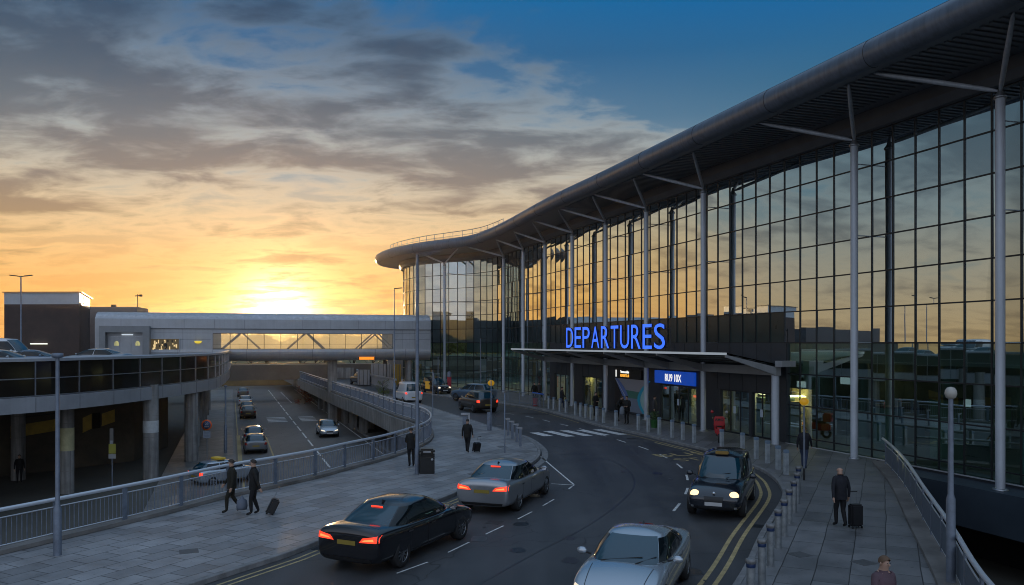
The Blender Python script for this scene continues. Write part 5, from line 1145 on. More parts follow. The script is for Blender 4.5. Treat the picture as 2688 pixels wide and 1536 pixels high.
    for wx in S['wx']:
        for sg in (1, -1):
            tw = MB(); yo = S['st'][4][1]-.12
            tw.lathe([(R*.62, -.11), (R*.93, -.115), (R, -.07), (R, .07), (R*.93, .115), (R*.62, .11)], 28, (wx, sg*yo, R), M_tyre, axis='Y'); wo = part('wheel', tw, None, root)
            rm_ = MB(); c = (wx, sg*(yo+.085), R)
            if sg > 0: rm_.lathe([(R*.66, .02), (R*.64, -.04), (0.05, -.05), (0, -.05)], 24, c, M_black, axis='Y')
            else: rm_.lathe([(0, .05), (.05, .05), (R*.64, .04), (R*.66, -.02)], 24, c, M_black, axis='Y')
            for q in range(10):
                a = 2*PI*q/10+.2; rm_.beam((wx+.04*math.cos(a), c[1], R+.04*math.sin(a)), (wx+R*.63*math.cos(a), c[1]+sg*.008, R+R*.63*math.sin(a)), .035, .02, M_rim, up=(0, 1, 0))
            rm_.tube([(wx+R*.64*math.cos(a), c[1]+sg*.012, R+R*.64*math.sin(a)) for a in [2*PI*q/24 for q in range(24)]], .014, 6, M_rim, closed=True)
            rm_.lathe([(.05, .03), (.0, .035)] if sg > 0 else [(.0, -.035), (.05, -.03)], 12, c, M_rim, axis='Y')
            part('rim', rm_, None, wo)
    root['_'] = 1; del root['_']
    return root
P_black = paint('black_paint', (.008, .009, .013), .2, .2); P_silver = paint('silver_paint', (.34, .36, .39), .7, .30); P_pale = paint('pale_silver_paint', (.42, .47, .52), .6, .26)
P_taxi = paint('taxi_paint', (.008, .012, .02), .1, .22); P_grey = paint('grey_paint', (.16, .18, .2), .5, .3); P_blue = paint('blue_grey_paint', (.12, .18, .26), .5, .3); P_white = paint('white_paint', (.6, .62, .64), .0, .3); P_brown = paint('dark_bronze_paint', (.05, .04, .03), .4, .3)
R_ = math.radians
black_car = car('saloon', 'saloon_car', 'black saloon seen from behind with lit red tail lights beside the left kerb', 'car', P_black, (-2.83, 20.85, .004), R_(25), 'cars driving away on the departures road')
silver_car = car('saloon', 'saloon_car', 'silver saloon with lit tail lights ahead of the black saloon', 'car', P_silver, (-.13, 27.3, .004), R_(19.5), 'cars driving away on the departures road')
taxi = car('taxi', 'taxi_cab', 'black taxi cab coming round the bend with glowing round headlights', 'taxi', P_taxi, (6.98, 26.35, .004), R_(22+180), None, 'off', 'on')
coupe = car('coupe', 'coupe_car', 'pale silver coupe cut by the bottom edge, coming towards the viewer', 'car', P_pale, (2.70, 17.25, .004), R_(21.4+180), None, 'off', 'dim')
suv = car('suv', 'estate_car', 'dark bronze estate with lit red lights stopped before the round tower', 'car', P_brown, (-2.75, 63.0, .004), R_(-24), None, 'on', detail=False)
c2 = car('suv', 'estate_car', 'dark blue estate standing ahead of the bronze estate', 'car', P_blue, (-3.6, 74.0, .004), R_(-50), None, 'off', detail=False)
van = car('van', 'delivery_van', 'white van with a blue rear window beyond the curved railing', 'van', P_white, (-9.5, 72.6, .004), R_(-22), None, 'on', detail=False); van.scale = (.86, .86, .86)
cab2 = car('taxi', 'taxi_cab', 'dark taxi with a yellow door standing under the footbridge end', 'taxi', P_taxi, (-8.0, 84.0, .004), R_(150), None, 'off', 'dim', detail=False)
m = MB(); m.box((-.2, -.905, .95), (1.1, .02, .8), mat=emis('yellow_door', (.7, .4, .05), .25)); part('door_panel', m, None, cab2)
far_car = dup(suv, (-19.5, 103, .004), R_(120), 'dark car far beyond the bridge pier on the upper road')
# lower road
def onlow(s, t): p = LC+LD*s+LN*t; return (p.x, p.y, LOW+.004)
hd = math.atan2(LD.x, LD.y)
park = car('hatch', 'parked_car', 'pale blue-grey hatchback parked nearest in the yellow-lined bay', 'car', P_grey, onlow(0.4, -4.62), hd, 'cars parked along the lower road', 'off', detail=False)
SP = [(6.4, 'dark blue hatchback parked second in the yellow-lined bay', P_blue), (30.5, 'dark hatchback parked after the gap on the lower road', P_brown), (37, 'second dark hatchback parked after the gap on the lower road', P_black), (49, 'pale hatchback parked farthest along the lower road', P_white), (69, 'silver hatchback parked by the ochre end wall', P_grey)]
for s, lab, pmat in SP:
    c = dup(park, onlow(s, -4.6), None, lab)
    for ch in COL.objects:
        if ch.parent == c and ch.name.split('.')[0] in ('body', 'roof'):
            ch.data = ch.data.copy(); ch.data.materials[0] = pmat
mover = car('hatch', 'moving_car', 'silver hatchback driving towards the viewer on the lower road', 'car', P_pale, onlow(9.4, 2.0), hd+PI, None, 'off', 'dim', detail=False)
lowcab = car('hatch', 'patrol_car', 'pale car with a yellow roof box and lit red lights behind the left railing', 'car', P_pale, (at(560, 49.0), 49.0, LOW+.004), R_(40), None, 'on', detail=False)
m = MB(); m.box((-.45, 0, 1.55), (.5, .95, .12), mat=pm('roof_box_yellow', (.75, .5, .06), .4)); part('roof_box', m, None, lowcab, bevel=.03)
# on the car deck
dk1 = car('saloon', 'saloon_car', 'silver saloon on the car deck behind the parapet', 'car', P_silver, (at(238, 58.5), 58.5, DECK), R_(-88), None, 'off', detail=False)
dk2 = car('coupe', 'coupe_car', 'dark blue coupe on the car deck beside the white van', 'car', P_blue, (at(88, 54.5), 54.5, DECK), R_(84), None, 'off', detail=False)
dk3 = dup(dk1, (at(4, 47), 47, DECK-.12), R_(80+PI/2-PI/2), 'pale saloon at the left edge of the car deck')
dk3.rotation_euler = (0, 0, PI/2-R_(82)); dk3.location = (at(2, 47.5), 47.5, DECK)
dk4 = dup(van, (at(-6, 57.5), 57.5, DECK), PI/2-R_(88), 'tall white van on the car deck at the left edge'); dk4.scale = (1, 1, 1)
# ------------------------------------------------------------------ people
M_skin = pm('skin', (.42, .26, .19), .55)
def figure(name, label, loc, rz, cloth, trouser, hair=(.03, .02, .015), pose='stand', h=1.74, bag=None, group=None, bald=False, shoe=(.012, .011, .01)):
    """local -y is the way the figure faces; joints are laid out per pose and grown into one skinned body"""
    s = h/1.74; root = thing(name, label, 'person', loc, rz, group)
    J = {'pel': (0, 0, .95), 'sp': (0, .01, 1.12), 'ch': (0, .0, 1.32), 'nk': (0, -.005, 1.46), 'n2': (0, -.015, 1.53), 'hd': (0, -.03, 1.63), 'ht': (0, -.025, 1.70)}
    def arm(sg, el, wr, hn): J.update({'sh%d' % sg: (sg*.17, .0, 1.41), 'ua%d' % sg: tuple((a+b)/2 for a, b in zip((sg*.19, 0, 1.38), el)), 'el%d' % sg: el, 'wr%d' % sg: wr, 'hn%d' % sg: hn})
    def leg(sg, kn, an, toe): J.update({'hp%d' % sg: (sg*.09, 0, .90), 'th%d' % sg: tuple((a+b)/2 for a, b in zip((sg*.095, 0, .86), kn)), 'kn%d' % sg: kn, 'cf%d' % sg: tuple(a*.62+b*.38 for a, b in zip(kn, an)), 'an%d' % sg: an, 'to%d' % sg: toe})
    arm(1, (.25, .03, 1.12), (.27, -.02, .87), (.27, -.04, .80)); arm(-1, (-.25, .03, 1.12), (-.27, -.02, .87), (-.27, -.04, .80))
    leg(1, (.10, -.01, .50), (.10, .03, .09), (.11, -.12, .045)); leg(-1, (-.10, -.01, .50), (-.10, .03, .09), (-.11, -.12, .045))
    if pose == 'walk': leg(1, (.09, -.16, .52), (.09, -.16, .11), (.10, -.32, .06)); leg(-1, (-.09, .02, .52), (-.09, .26, .17), (-.10, .15, .05)); arm(-1, (-.25, -.08, 1.14), (-.26, -.22, .93), (-.26, -.26, .87))
    if pose == 'pull': leg(1, (.08, -.10, .51), (.08, -.08, .10), (.09, -.24, .05)); leg(-1, (-.08, .0, .51), (-.08, .14, .11), (-.09, .0, .05)); arm(1, (.27, .09, 1.12), (.31, .17, .90), (.32, .20, .83))
    if pose == 'pull_l': leg(1, (.08, -.14, .52), (.08, -.16, .11), (.09, -.31, .06)); leg(-1, (-.08, .02, .52), (-.08, .24, .15), (-.09, .13, .05)); arm(-1, (-.27, .10, 1.13), (-.33, .23, .93), (-.35, .27, .87))
    if pose == 'lean': leg(1, (.08, -.05, .50), (.07, .02, .09), (.08, -.12, .045)); arm(1, (.23, -.04, 1.13), (.12, -.20, 1.08), (.06, -.23, 1.09)); arm(-1, (-.23, -.02, 1.13), (-.14, -.19, 1.06), (-.07, -.22, 1.08))
    if pose == 'bend':
        for k_ in ('sp', 'ch', 'nk', 'n2', 'hd', 'ht'): x, y, z = J[k_]; a = (z-.95)*.75; J[k_] = (x, y-a*.62, z-a*.25)
        arm(1, (.24, -.30, 1.0), (.22, -.38, .80), (.22, -.40, .74)); arm(-1, (-.24, -.30, 1.0), (-.2, -.36, .82), (-.19, -.38, .76)); J['sh1'] = (.17, -.2, 1.3); J['sh-1'] = (-.17, -.2, 1.3)
    E = [('pel', 'sp'), ('sp', 'ch'), ('ch', 'nk'), ('nk', 'n2'), ('n2', 'hd'), ('hd', 'ht')]
    for g_ in ('1', '-1'): E += [('ch', 'sh'+g_), ('sh'+g_, 'ua'+g_), ('ua'+g_, 'el'+g_), ('el'+g_, 'wr'+g_), ('wr'+g_, 'hn'+g_), ('pel', 'hp'+g_), ('hp'+g_, 'th'+g_), ('th'+g_, 'kn'+g_), ('kn'+g_, 'cf'+g_), ('cf'+g_, 'an'+g_), ('an'+g_, 'to'+g_)]
    Rr = {'pel': (.155, .12), 'sp': (.15, .115), 'ch': (.18, .125), 'nk': (.062, .062), 'n2': (.06, .065), 'hd': (.078, .098), 'ht': (.06, .075), 'sh': (.085, .08), 'ua': (.066, .066), 'el': (.054, .054), 'wr': (.040, .038), 'hn': (.032, .038), 'hp': (.105, .105), 'th': (.092, .092), 'kn': (.068, .068), 'cf': (.066, .066), 'an': (.046, .05), 'to': (.042, .036)}
    # five fingers on each hand
    nm = list(J); 
    for g_ in ('1', '-1'):
        hn = Vector(J['hn'+g_]); wr = Vector(J['wr'+g_]); d = (hn-wr).normalized(); sgn = int(g_)
        for f, (off, ln) in enumerate(((-.030, .075), (-.012, .088), (.008, .085), (.026, .068))):
            a = 'f%d%s' % (f, g_); b = 'g%d%s' % (f, g_); J[a] = tuple(hn+Vector((0, off, 0))+d*.03); J[b] = tuple(Vector(J[a])+d*ln*.7+Vector((-sgn*.02, 0, 0))); E += [('hn'+g_, a), (a, b)]
        a = 't'+g_; J[a] = tuple(wr+d*.035+Vector((-sgn*.01, -.045, 0))); J['u'+g_] = tuple(Vector(J[a])+d*.035+Vector((0, -.01, 0))); E += [('hn'+g_, a), (a, 'u'+g_)]
    nm = list(J); idx = {k: i for i, k in enumerate(nm)}
    me = bpy.data.meshes.new('body'); me.from_pydata([tuple(c*s for c in J[k]) for k in nm], [(idx[a], idx[b]) for a, b in E], [])
    o = bpy.data.objects.new('t', me); COL.objects.link(o); o.modifiers.new('k', 'SKIN'); o.modifiers.new('s', 'SUBSURF').levels = 1; o.modifiers['s'].render_levels = 1
    for k, sv in zip(nm, me.skin_vertices[0].data):
        kk = k.rstrip('-1') if k[:2] not in ('f0', 'f1', 'f2', 'f3', 'g0', 'g1', 'g2', 'g3') else 'fg'
        r = Rr.get(kk, (.0095, .0095)); sv.radius = (r[0]*s, r[1]*s); sv.use_root = (k == 'pel')
    dg = bpy.context.evaluated_depsgraph_get(); dg.update(); bme = bpy.data.meshes.new_from_object(o.evaluated_get(dg)); bpy.data.objects.remove(o)
    bme.materials.clear()
    mats = [cloth, trouser, M_skin, pm('shoe', shoe, .5)]
    for m_ in mats: bme.materials.append(m_)
    hands = [Vector(J['hn1'])*s, Vector(J['hn-1'])*s]; wrs = [Vector(J['wr1'])*s, Vector(J['wr-1'])*s]; nkz = J['nk'][2]*s; hdp = Vector(J['hd'])*s
    for p in bme.polygons:
        c = p.center; p.use_smooth = True; k = 0
        if (c-hdp).length < .17*s or (c.z > nkz+.04*s and (c-hdp).length < .25*s): k = 2
        elif any((c-h_).length < .10*s and (c-h_).length < (c-w_).length+.02 for h_, w_ in zip(hands, wrs)): k = 2
        elif c.z < .085*s: k = 3
        elif c.z < .90*s and all((c-h_).length > .15*s for h_ in hands) and abs(c.x) < .2*s: k = 1
        p.material_index = k
    bme.name = 'body'; bo = bpy.data.objects.new('body', bme); COL.objects.link(bo); bo.parent = root
    hd = Vector(J['hd'])*s
    # coat shell over the trunk
    m = MB(); pel, ch = Vector(J['pel'])*s, Vector(J['ch'])*s; nk = Vector(J['nk'])*s
    prof = [(pel+Vector((0, 0, -.14*s)), .185, .155), (pel, .19, .15), (pel.lerp(ch, .45), .185, .145), (ch, .215, .155), (ch.lerp(nk, .5), .18, .125), (nk+Vector((0, 0, .01)), .085, .08), (nk+Vector((0, 0, .05)), .075, .075)]
    vs = []; K = 20
    for c, a, b in prof:
        for k in range(K):
            th = 2*PI*k/K; w_ = 1+.03*math.sin(3*th+c.z*9); vs.append(c+Vector((a*s*w_*math.cos(th), b*s*w_*math.sin(th), 0)))
    m.add(vs, [(i*K+k, i*K+(k+1) % K, (i+1)*K+(k+1) % K, (i+1)*K+k) for i in range(len(prof)-1) for k in range(K)], cloth, True); part('jacket', m, None, root)
    # face: nose, ears, eyes
    m = MB()
    m.lathe([(0, .012), (.012, .0), (.016, -.02), (0, -.03)], 8, hd+Vector((0, -.105*s, -.005)), M_skin)
    for sg in (1, -1): m.lathe([(0, .032), (.012, .02), (.014, -.01), (0, -.03)], 8, hd+Vector((sg*.083*s, .0, .0)), M_skin)
    part('nose_and_ears', m, None, root); m = MB()
    for sg in (1, -1): m.lathe([(0, .008), (.010, 0), (0, -.008)], 8, hd+Vector((sg*.032*s, -.094*s, .018)), M_black)
    part('eyes', m, None, root)
    if not bald:
        m = MB(); vs = []; K = 18
        for i in range(7):
            ph = i/6*1.75
            for k in range(K):
                th = 2*PI*k/K; front = max(0, -math.sin(th)); pp = min(ph, 1.75-.75*front); vs.append(hd+Vector((.088*s*math.sin(pp)*math.cos(th), .004+.112*s*math.sin(pp)*math.sin(th), .02+.108*s*math.cos(pp))))
        m.add(vs, [(i*K+k, (i+1)*K+k, (i+1)*K+(k+1) % K, i*K+(k+1) % K) for i in range(6) for k in range(K)], pm('hair_%02d' % int(hair[0]*100), hair, .7), True); part('hair', m, None, root)
    return root
def suitcase(name, label, loc, rz, h=.62, w=.40, d=.24, tilt=0., mat=None, grip=None):
    th = thing(name, label, 'suitcase', loc, rz); mat = mat or pm('suitcase_black', (.012, .012, .014), .45)
    R = Matrix.Rotation(tilt, 3, 'X'); m = MB(); m.box((0, 0, .06+h/2), (w, d, h)); m.v = [tuple(R@Vector(v)) for v in m.v]; part('shell', m, mat, th, bevel=.04)
    for sx in (-1, 1):
        for sy in (-1, 1):
            m = MB(); c = R@Vector((sx*w*.4, sy*d*.38, .04)); m.lathe([(0, -.015), (.035, -.014), (.035, .014), (0, .015)], 10, (c.x, c.y, max(.036, c.z)), M_black, axis='X'); part('wheel', m, None, th)
    m = MB()
    top = grip or (0, d*.3, h+.42)
    for sx in (-1, 1): a = R@Vector((sx*.09, d*.35, h+.05)); b = R@Vector((sx*.09, d*.35, h+.40)); m.tube([a, b], .008, 6, M_steel)
    a = R@Vector((-.1, d*.35, h+.40)); b = R@Vector((.1, d*.35, h+.40)); m.tube([a, b], .014, 6, M_black); part('handle', m, None, th); return th
C_navy = pm('navy_coat', (.007, .008, .014), .8, noise=(6, .2)); C_black = pm('black_coat', (.005, .005, .005), .8, noise=(6, .2)); C_trou = pm('dark_trousers', (.005, .005, .007), .85); C_mauve = pm('mauve_jacket', (.10, .06, .075), .8, noise=(6, .2)); C_olive = pm('olive_coat', (.012, .011, .006), .85); C_jean = pm('blue_jeans', (.03, .045, .09), .85); C_grey = pm('grey_coat', (.06, .06, .07), .85)
PZ = .12
figure('person', 'bald person in a navy coat walking away along the right pavement pulling a case', (9.40, 22.8, PZ), R_(180+8), C_navy, C_trou, pose='pull', h=1.74, bald=True)
suitcase('suitcase', 'black upright suitcase rolled beside the bald person in navy', (9.80, 22.72, PZ), R_(8), h=.62, w=.36, tilt=0)
figure('person', 'person in a dark coat and blue jeans by the yellow beacon pole', (12.25, 33.4, PZ), R_(150), C_navy, C_jean, hair=(.16, .09, .03), pose='walk', h=1.76)
figure('person', 'person in a mauve jacket at the bottom edge of the right pavement', (6.20, 13.3, PZ), R_(20), C_mauve, C_trou, hair=(.12, .07, .04), pose='walk', h=1.72)
figure('person', 'person in black pulling a small case across the left pavement', (at(1163, 38.2), 38.2, PZ), R_(170), C_black, C_trou, pose='pull_l', h=1.62)
suitcase('suitcase', 'small black case trailing behind the person in black', (at(1184, 38.6), 38.6, PZ), R_(215), h=.42, w=.36, tilt=-.3)
figure('person', 'person in a dark coat standing between the tall lamp post and the railing', (at(1023, 33.9), 33.9, PZ), R_(200), C_black, C_trou, pose='lean', h=1.66)
figure('person', 'person in a long olive coat walking first of the pair by the left railing', (at(577, 24.7), 24.7, PZ), R_(-70), C_olive, C_olive, pose='walk', h=1.66)
figure('person', 'person in black rolling a case behind the one in olive', (at(632, 24.4), 24.4, PZ), R_(-72), C_black, C_trou, pose='pull', h=1.70)
suitcase('suitcase', 'black suitcase dragged by the second walker beside the left railing', (at(669, 24.5), 24.5, PZ), R_(-72+180), h=.46, w=.34, tilt=.45)
m = MB(); m.lathe([(0, .0), (.15, .01), (.17, .1), (.15, .28), (.06, .34), (.03, .42), (0, .43)], 12, (0, 0, 0), pm('pale_bag', (.12, .14, .18), .8)); lone('carrier_bag', m, None, 'pale bag hanging between the two walkers', 'bag', loc=(at(602, 24.5), 24.5, PZ+.15))
figure('person', 'person in black bending forward in front of the wall graphic', (at(1536, 53.6), 53.6, PZ), R_(60), C_black, C_trou, pose='bend', h=1.84)
figure('person', 'person in a black coat with a grey bag standing right of the bending one', (at(1560, 51.6), 51.6, PZ), R_(-30), C_black, C_trou, pose='lean', h=1.84)
m = MB(); m.lathe([(0, .0), (.13, .02), (.17, .12), (.15, .42), (.08, .55), (0, .57)], 12, (0, 0, 0), pm('grey_bag', (.16, .18, .21), .8)); lone('shoulder_bag', m, None, 'grey shoulder bag carried before the wall graphic', 'bag', loc=(at(1548, 51.3), 51.3, PZ+.62))
figure('person', 'person in black by the second shop opening under the canopy', (at(1482, 57.0), 57.0, PZ), R_(40), C_black, C_trou, pose='lean', h=1.75)
figure('person', 'person in a grey coat waiting beside the shop door under the blue sign', (at(1628, 53.4), 53.4, PZ), R_(70), C_grey, C_trou, pose='stand', h=1.72)
figure('person', 'person in a navy coat walking past the first shop opening', (at(1398, 63.6), 63.6, PZ), R_(100), C_navy, C_jean, pose='walk', h=1.76)
figure('person', 'person in a dark coat standing far under the canopy by the blue rail', (at(1330, 71), 71, PZ), R_(0), C_black, C_trou, pose='stand', h=1.75)
figure('person', 'person in grey waiting far under the canopy beside the dark coat', (at(1341, 72.5), 72.5, PZ), R_(30), C_grey, C_trou, pose='stand', h=1.70)
figure('person', 'person in black standing under the car deck by the service rooms', (at(48, 49), 49, LOW), R_(40), C_black, C_trou, pose='stand', h=1.72)
# ------------------------------------------------------------------ street furniture
def bollard():
    th = thing('bollard', '', 'bollard'); m = MB(); m.lathe([(.085, 0), (.085, .86)], 18, (0, 0, 0), pm('bollard_steel', (.28, .30, .31), .45, .5, noise=(5, .3))); part('shaft', m, None, th)
    m = MB(); m.lathe([(.089, .83), (.092, .84), (.092, .895), (.089, .905)], 18, (0, 0, 0), pm('bollard_blue', (.015, .035, .10), .35, .1)); part('reflective_band', m, None, th)
    m = MB(); m.lathe([(.088, .905), (.105, .915), (.105, .985), (.08, 1.0), (0, 1.005)], 18, (0, 0, 0), pm('bollard_cap', (.20, .20, .20), .5, .3, noise=(9, .3))); part('cap', m, None, th); return th
def post():
    th = thing('bollard', '', 'bollard'); m = MB(); m.box((0, 0, .43), (.16, .16, .86), mat=pm('post_grey', (.36, .40, .43), .5, .2, noise=(4, .25))); part('shaft', m, None, th, bevel=.008)
    m = MB(); m.box((0, 0, .93), (.185, .185, .13), mat=pm('post_cap', (.20, .28, .38), .4, .2)); part('cap', m, None, th, bevel=.02); return th
def dpx(px, Y): return (at(px, Y), Y, PZ)
near = [(4.66,15.8,'bottom-most grey bollard with a blue band, its foot out of frame'),(5.38,17.4,'blue-banded bollard second from the bottom of the right kerb'),(6.04,18.85,'blue-banded bollard third from the bottom beside the pavement seam'),(6.77,20.5,'blue-banded bollard fourth up the right kerb'),(7.37,21.8,'blue-banded bollard fifth up the right kerb'),(8.03,23.3,'blue-banded bollard sixth up the right kerb, left of the bald person'),(8.68,24.75,'blue-banded bollard seventh up the right kerb'),(9.3,26.2,'blue-banded bollard eighth up the right kerb'),(9.85,27.6,'blue-banded bollard last in the close row before the bend')]
b0 = bollard(); G1 = 'blue-banded bollards on the right kerb'
for i, (x, y, lab) in enumerate(near):
    if i == 0: b0.location = (x+.08, y, PZ); b0['label'] = lab; b0['group'] = G1
    else: dup(b0, (x+.08, y, PZ), rnd.random()*3, lab, G1)
p0 = post(); G2 = 'square grey bollards in front of the entrance'
far = [(10.98,31.9,'right of the taxi roof beside the yellow beacon'),(11.09,33.2,'next beyond the beacon pole'),(11.2,34.9,'before the end canopy column'),(11.1,36.2,'left of the end canopy column'),(11.0,38.0,'just behind the taxi roof'),(10.75,39.6,'right of the red scooter'),
       (10.05,42.2,'left of the red scooter'),(9.62,43.3,'below the shop sign right of the door'),(9.16,44.4,'in front of the shop door'),(8.8,45.9,'left of the shop door'),(8.4,47.2,'beside the green planter'),(7.9,48.2,'right of the wall graphic'),(7.0,50.7,'by the person with the grey bag'),(6.7,52.6,'in front of the wall graphic'),(6.3,53.8,'left of the wall graphic'),(5.9,54.9,'in front of the fourth canopy column'),(5.5,56,'before the second shop opening'),(5.1,57,'left of the second shop opening'),(4.7,58.1,'between the two shop openings'),(3.9,60,'right of the first shop opening'),(3.5,61.4,'in front of the first shop opening'),(3.1,62.7,'left of the first shop opening'),(2.7,63.8,'last before the guard rail')]
p0['group'] = G2
for i, (x, y, lab) in enumerate(far):
    q = KR(KR.near((x, y))); t_ = KR.tan(KR.near((x, y))); X = (q[0]+t_[1]*.75, q[1]-t_[0]*.75, PZ) if i > 4 else (x, y, PZ)
    L = 'square grey bollard '+lab
    if i == 0: p0.location = X; p0['label'] = L; p0.rotation_euler = (0, 0, .3)
    else: dup(p0, X, .3+.02*i, L, G2)
for i, (x, y, lab) in enumerate([(.42,40.6,'nearest slant-topped steel post at the tip of the left pavement'),(.25,42.4,'second slant-topped steel post from the pavement tip'),(.02,43.9,'third slant-topped steel post from the pavement tip'),(-.22,45.4,'farthest slant-topped steel post behind the pavement tip')]):
    m = MB(); m.box((0, 0, .46), (.13, .07, .92), mat=M_post); m.add([(-.20, -.05, .93), (.10, -.05, .86), (.10, .05, .86), (-.20, .05, .93), (-.20, -.05, .98), (.10, -.05, .98), (.10, .05, .98), (-.20, .05, .98)], [(0, 3, 2, 1), (4, 5, 6, 7), (0, 1, 5, 4), (1, 2, 6, 5), (2, 3, 7, 6), (3, 0, 4, 7)], M_steel)
    lone('marker_post', m, None, lab, 'post', 'slant-topped posts by the crossing', (x, y, PZ), .2)
# tall lamp posts
def lamp_post(name, label, x, y, z0, h, r=.08, kind='wing', base=(.13, 1.3), group=None, rz=0):
    th = thing(name, label, 'street lamp', (x, y, z0), rz, group); m = MB(); m.lathe([(base[0], 0), (base[0], base[1]), (r, base[1]+.12), (r*.8, h)], 16, (0, 0, 0), M_post); part('pole', m, None, th)
    m = MB()
    if kind == 'wing': m.add([(-.2, -.14, h+.02), (.9, -.16, h+.10), (1.05, 0, h+.16), (.9, .16, h+.10), (-.2, .14, h+.02), (.35, 0, h-.06)], [(0, 1, 5), (1, 2, 5), (2, 3, 5), (3, 4, 5), (4, 0, 5), (0, 4, 3, 2, 1)], M_steel); part('lantern', m, None, th)
    elif kind == 'arm': m.beam((0, 0, h), (.62, 0, h+.05), .1, .07, M_black); part('lantern', m, None, th)
    elif kind == 'double':
        for sg in (-1, 1): m = MB(); m.beam((0, 0, h-.05), (sg*.55, 0, h+.03), .07, .06, M_black); m.beam((sg*.3, 0, h), (sg*.85, 0, h+.06), .18, .07, M_black); part('lantern', m, None, th)
    elif kind == 'cap': m.lathe([(.07, h-.1), (.13, h-.08), (.13, h+.02), (.0, h+.03)], 14, (0, 0, 0), M_post); part('cap', m, None, th)
    elif kind == 'globe': m.lathe([(.03, h-.02), (.10, h+.02), (.125, h+.10), (.115, h+.17), (.075, h+.23), (0, h+.25)], 18, (0, 0, 0), pm('opal_globe', (.42, .40, .36), .35)); part('globe', m, None, th)
    return th
lamp_post('lamp_post', 'tall grey lamp post with a wing-shaped lantern by the black bin', at(1038, 32.1), 32.1, PZ, 8.85, .075, 'wing', (.10, 1.0))
lamp_post('lamp_post', 'grey post with a flat cap in front of the left railing', at(143, 19.8), 19.8, PZ, 5.0, .055, 'cap', (.095, 1.15))
lamp_post('lamp_post', 'thin dark lamp post with one short arm before the round tower', at(981, 60.5), 60.5, PZ, 9.4, .045, 'arm', (.12, 2.2))
lamp_post('lamp_post', 'double-armed lamp post on the car deck in front of the brown block', at(52, 62), 62, DECK, 7.05, .06, 'double', (.09, 1.2))
lamp_post('lamp_post', 'pavement lamp with an opal globe in front of the right railing', at(2366, 17.2), 17.2, PZ, 4.08, .062, 'globe', (.095, 1.9))
lamp_post('lamp_post', 'slender lamp with a small flat head before the tower glazing', at(1196, 76), 76, PZ, 5.7, .04, 'arm', (.06, .5))
lamp_post('lamp_post', 'lower road lamp standing beside the car deck columns', at(561, 61.3), 61.3, LOW, 5.3, .07, 'cap', (.12, 2.2))
def beacon(label, x, y, h, r=.17):
    th = thing('crossing_beacon', label, 'beacon', (x, y, PZ), 0, 'yellow globe crossing beacons'); m = MB(); m.lathe([(.038, 0), (.038, h-r*.9)], 12, (0, 0, 0), M_post); m.lathe([(.04, 0), (.042, .45), (.04, .46)], 12, (0, 0, 0), M_black); part('pole', m, None, th)
    m = MB(); m.lathe([(r*math.cos(a)+.001, h+r*math.sin(a)*.85) for a in [-PI/2+PI*k/10 for k in range(11)]], 18, (0, 0, 0), emis('beacon_yellow', (.85, .45, .02), .30)); part('globe', m, None, th)
beacon('yellow globe beacon on a thin pole near the glass facade', at(2001, 30.6), 30.6, 3.02)
beacon('yellow globe beacon beyond the zebra crossing by the guard rail', at(1222, 66), 66, 1.95, .28)
# slim sign poles on the left pavement
for px, Y, h, lab in ((1256, 38.3, 2.85, 'thin dark pole on the left pavement beside the zebra crossing'), (1222, 48, 3.0, 'thin pole with a grey cabinet near the bronze estate'), (1077, 57.7, 3.3, 'thin sign pole on the pavement beside the curved railing'), (1090, 74, 4.0, 'thin pole by the dark taxi')):
    th = thing('sign_pole', lab, 'pole', (at(px, Y), Y, PZ)); m = MB(); m.lathe([(.03, 0), (.03, h), (0, h)], 10, (0, 0, 0), M_post); part('pole', m, None, th)
    if px == 1222: m = MB(); m.box((-.13, 0, .55), (.20, .14, 1.1), mat=M_post); part('cabinet', m, None, th, bevel=.01)
    if px == 1077: m = MB(); m.box((.05, 0, h-.5), (.1, .3, .6), mat=M_post); part('sign_plate', m, None, th)
th = thing('ticket_machine', 'grey ticket machine with a small hood behind the person in black', 'machine', (at(1157, 45.5), 45.5, PZ)); m = MB(); m.box((0, 0, .55), (.26, .26, 1.1), mat=M_post); part('housing', m, None, th, bevel=.02)
m = MB(); m.box((-.02, 0, 1.22), (.42, .34, .10), mat=M_steel); part('hood', m, None, th, bevel=.02); m = MB(); m.box((.22, .05, .62), (.12, .16, 1.3), mat=M_clad); part('side_post', m, None, th, bevel=.01)
# litter bin
th = thing('litter_bin', 'black litter bin with a domed hood beside the tall lamp post', 'bin', (at(1062.5, 32.0), 32.0, PZ), .12)
m = MB(); m.box((0, 0, .37), (.60, .48, .70), mat=pm('bin_black', (.012, .012, .012), .3, coat=.3)); part('body', m, None, th, bevel=.03)
m = MB(); m.box((0, 0, .94), (.62, .50, .20)); part('hood', m, MATS['bin_black'], th, bevel=.06)
for sx in (-1, 1): m = MB(); m.box((sx*.27, 0, .78), (.06, .46, .14), mat=MATS['bin_black']); part('hood_post', m, None, th)
m = MB(); m.box((0, .05, .78), (.48, .3, .14), mat=M_black); part('opening', m, None, th); m = MB(); m.box((0, 0, .02), (.64, .52, .04), mat=M_steel); part('foot', m, None, th)
m = MB(); m.lathe([(0, 0), (.05, .0), (.05, .006), (0, .008)], 12, (0, 0, 0), M_clad, axis='Y'); m.v = [(v[0]+.2, -.245-v[1], v[2]+.62) for v in m.v]; m.box((0, -.252, .93), (.30, .006, .06), mat=M_clad); part('badge', m, None, th)
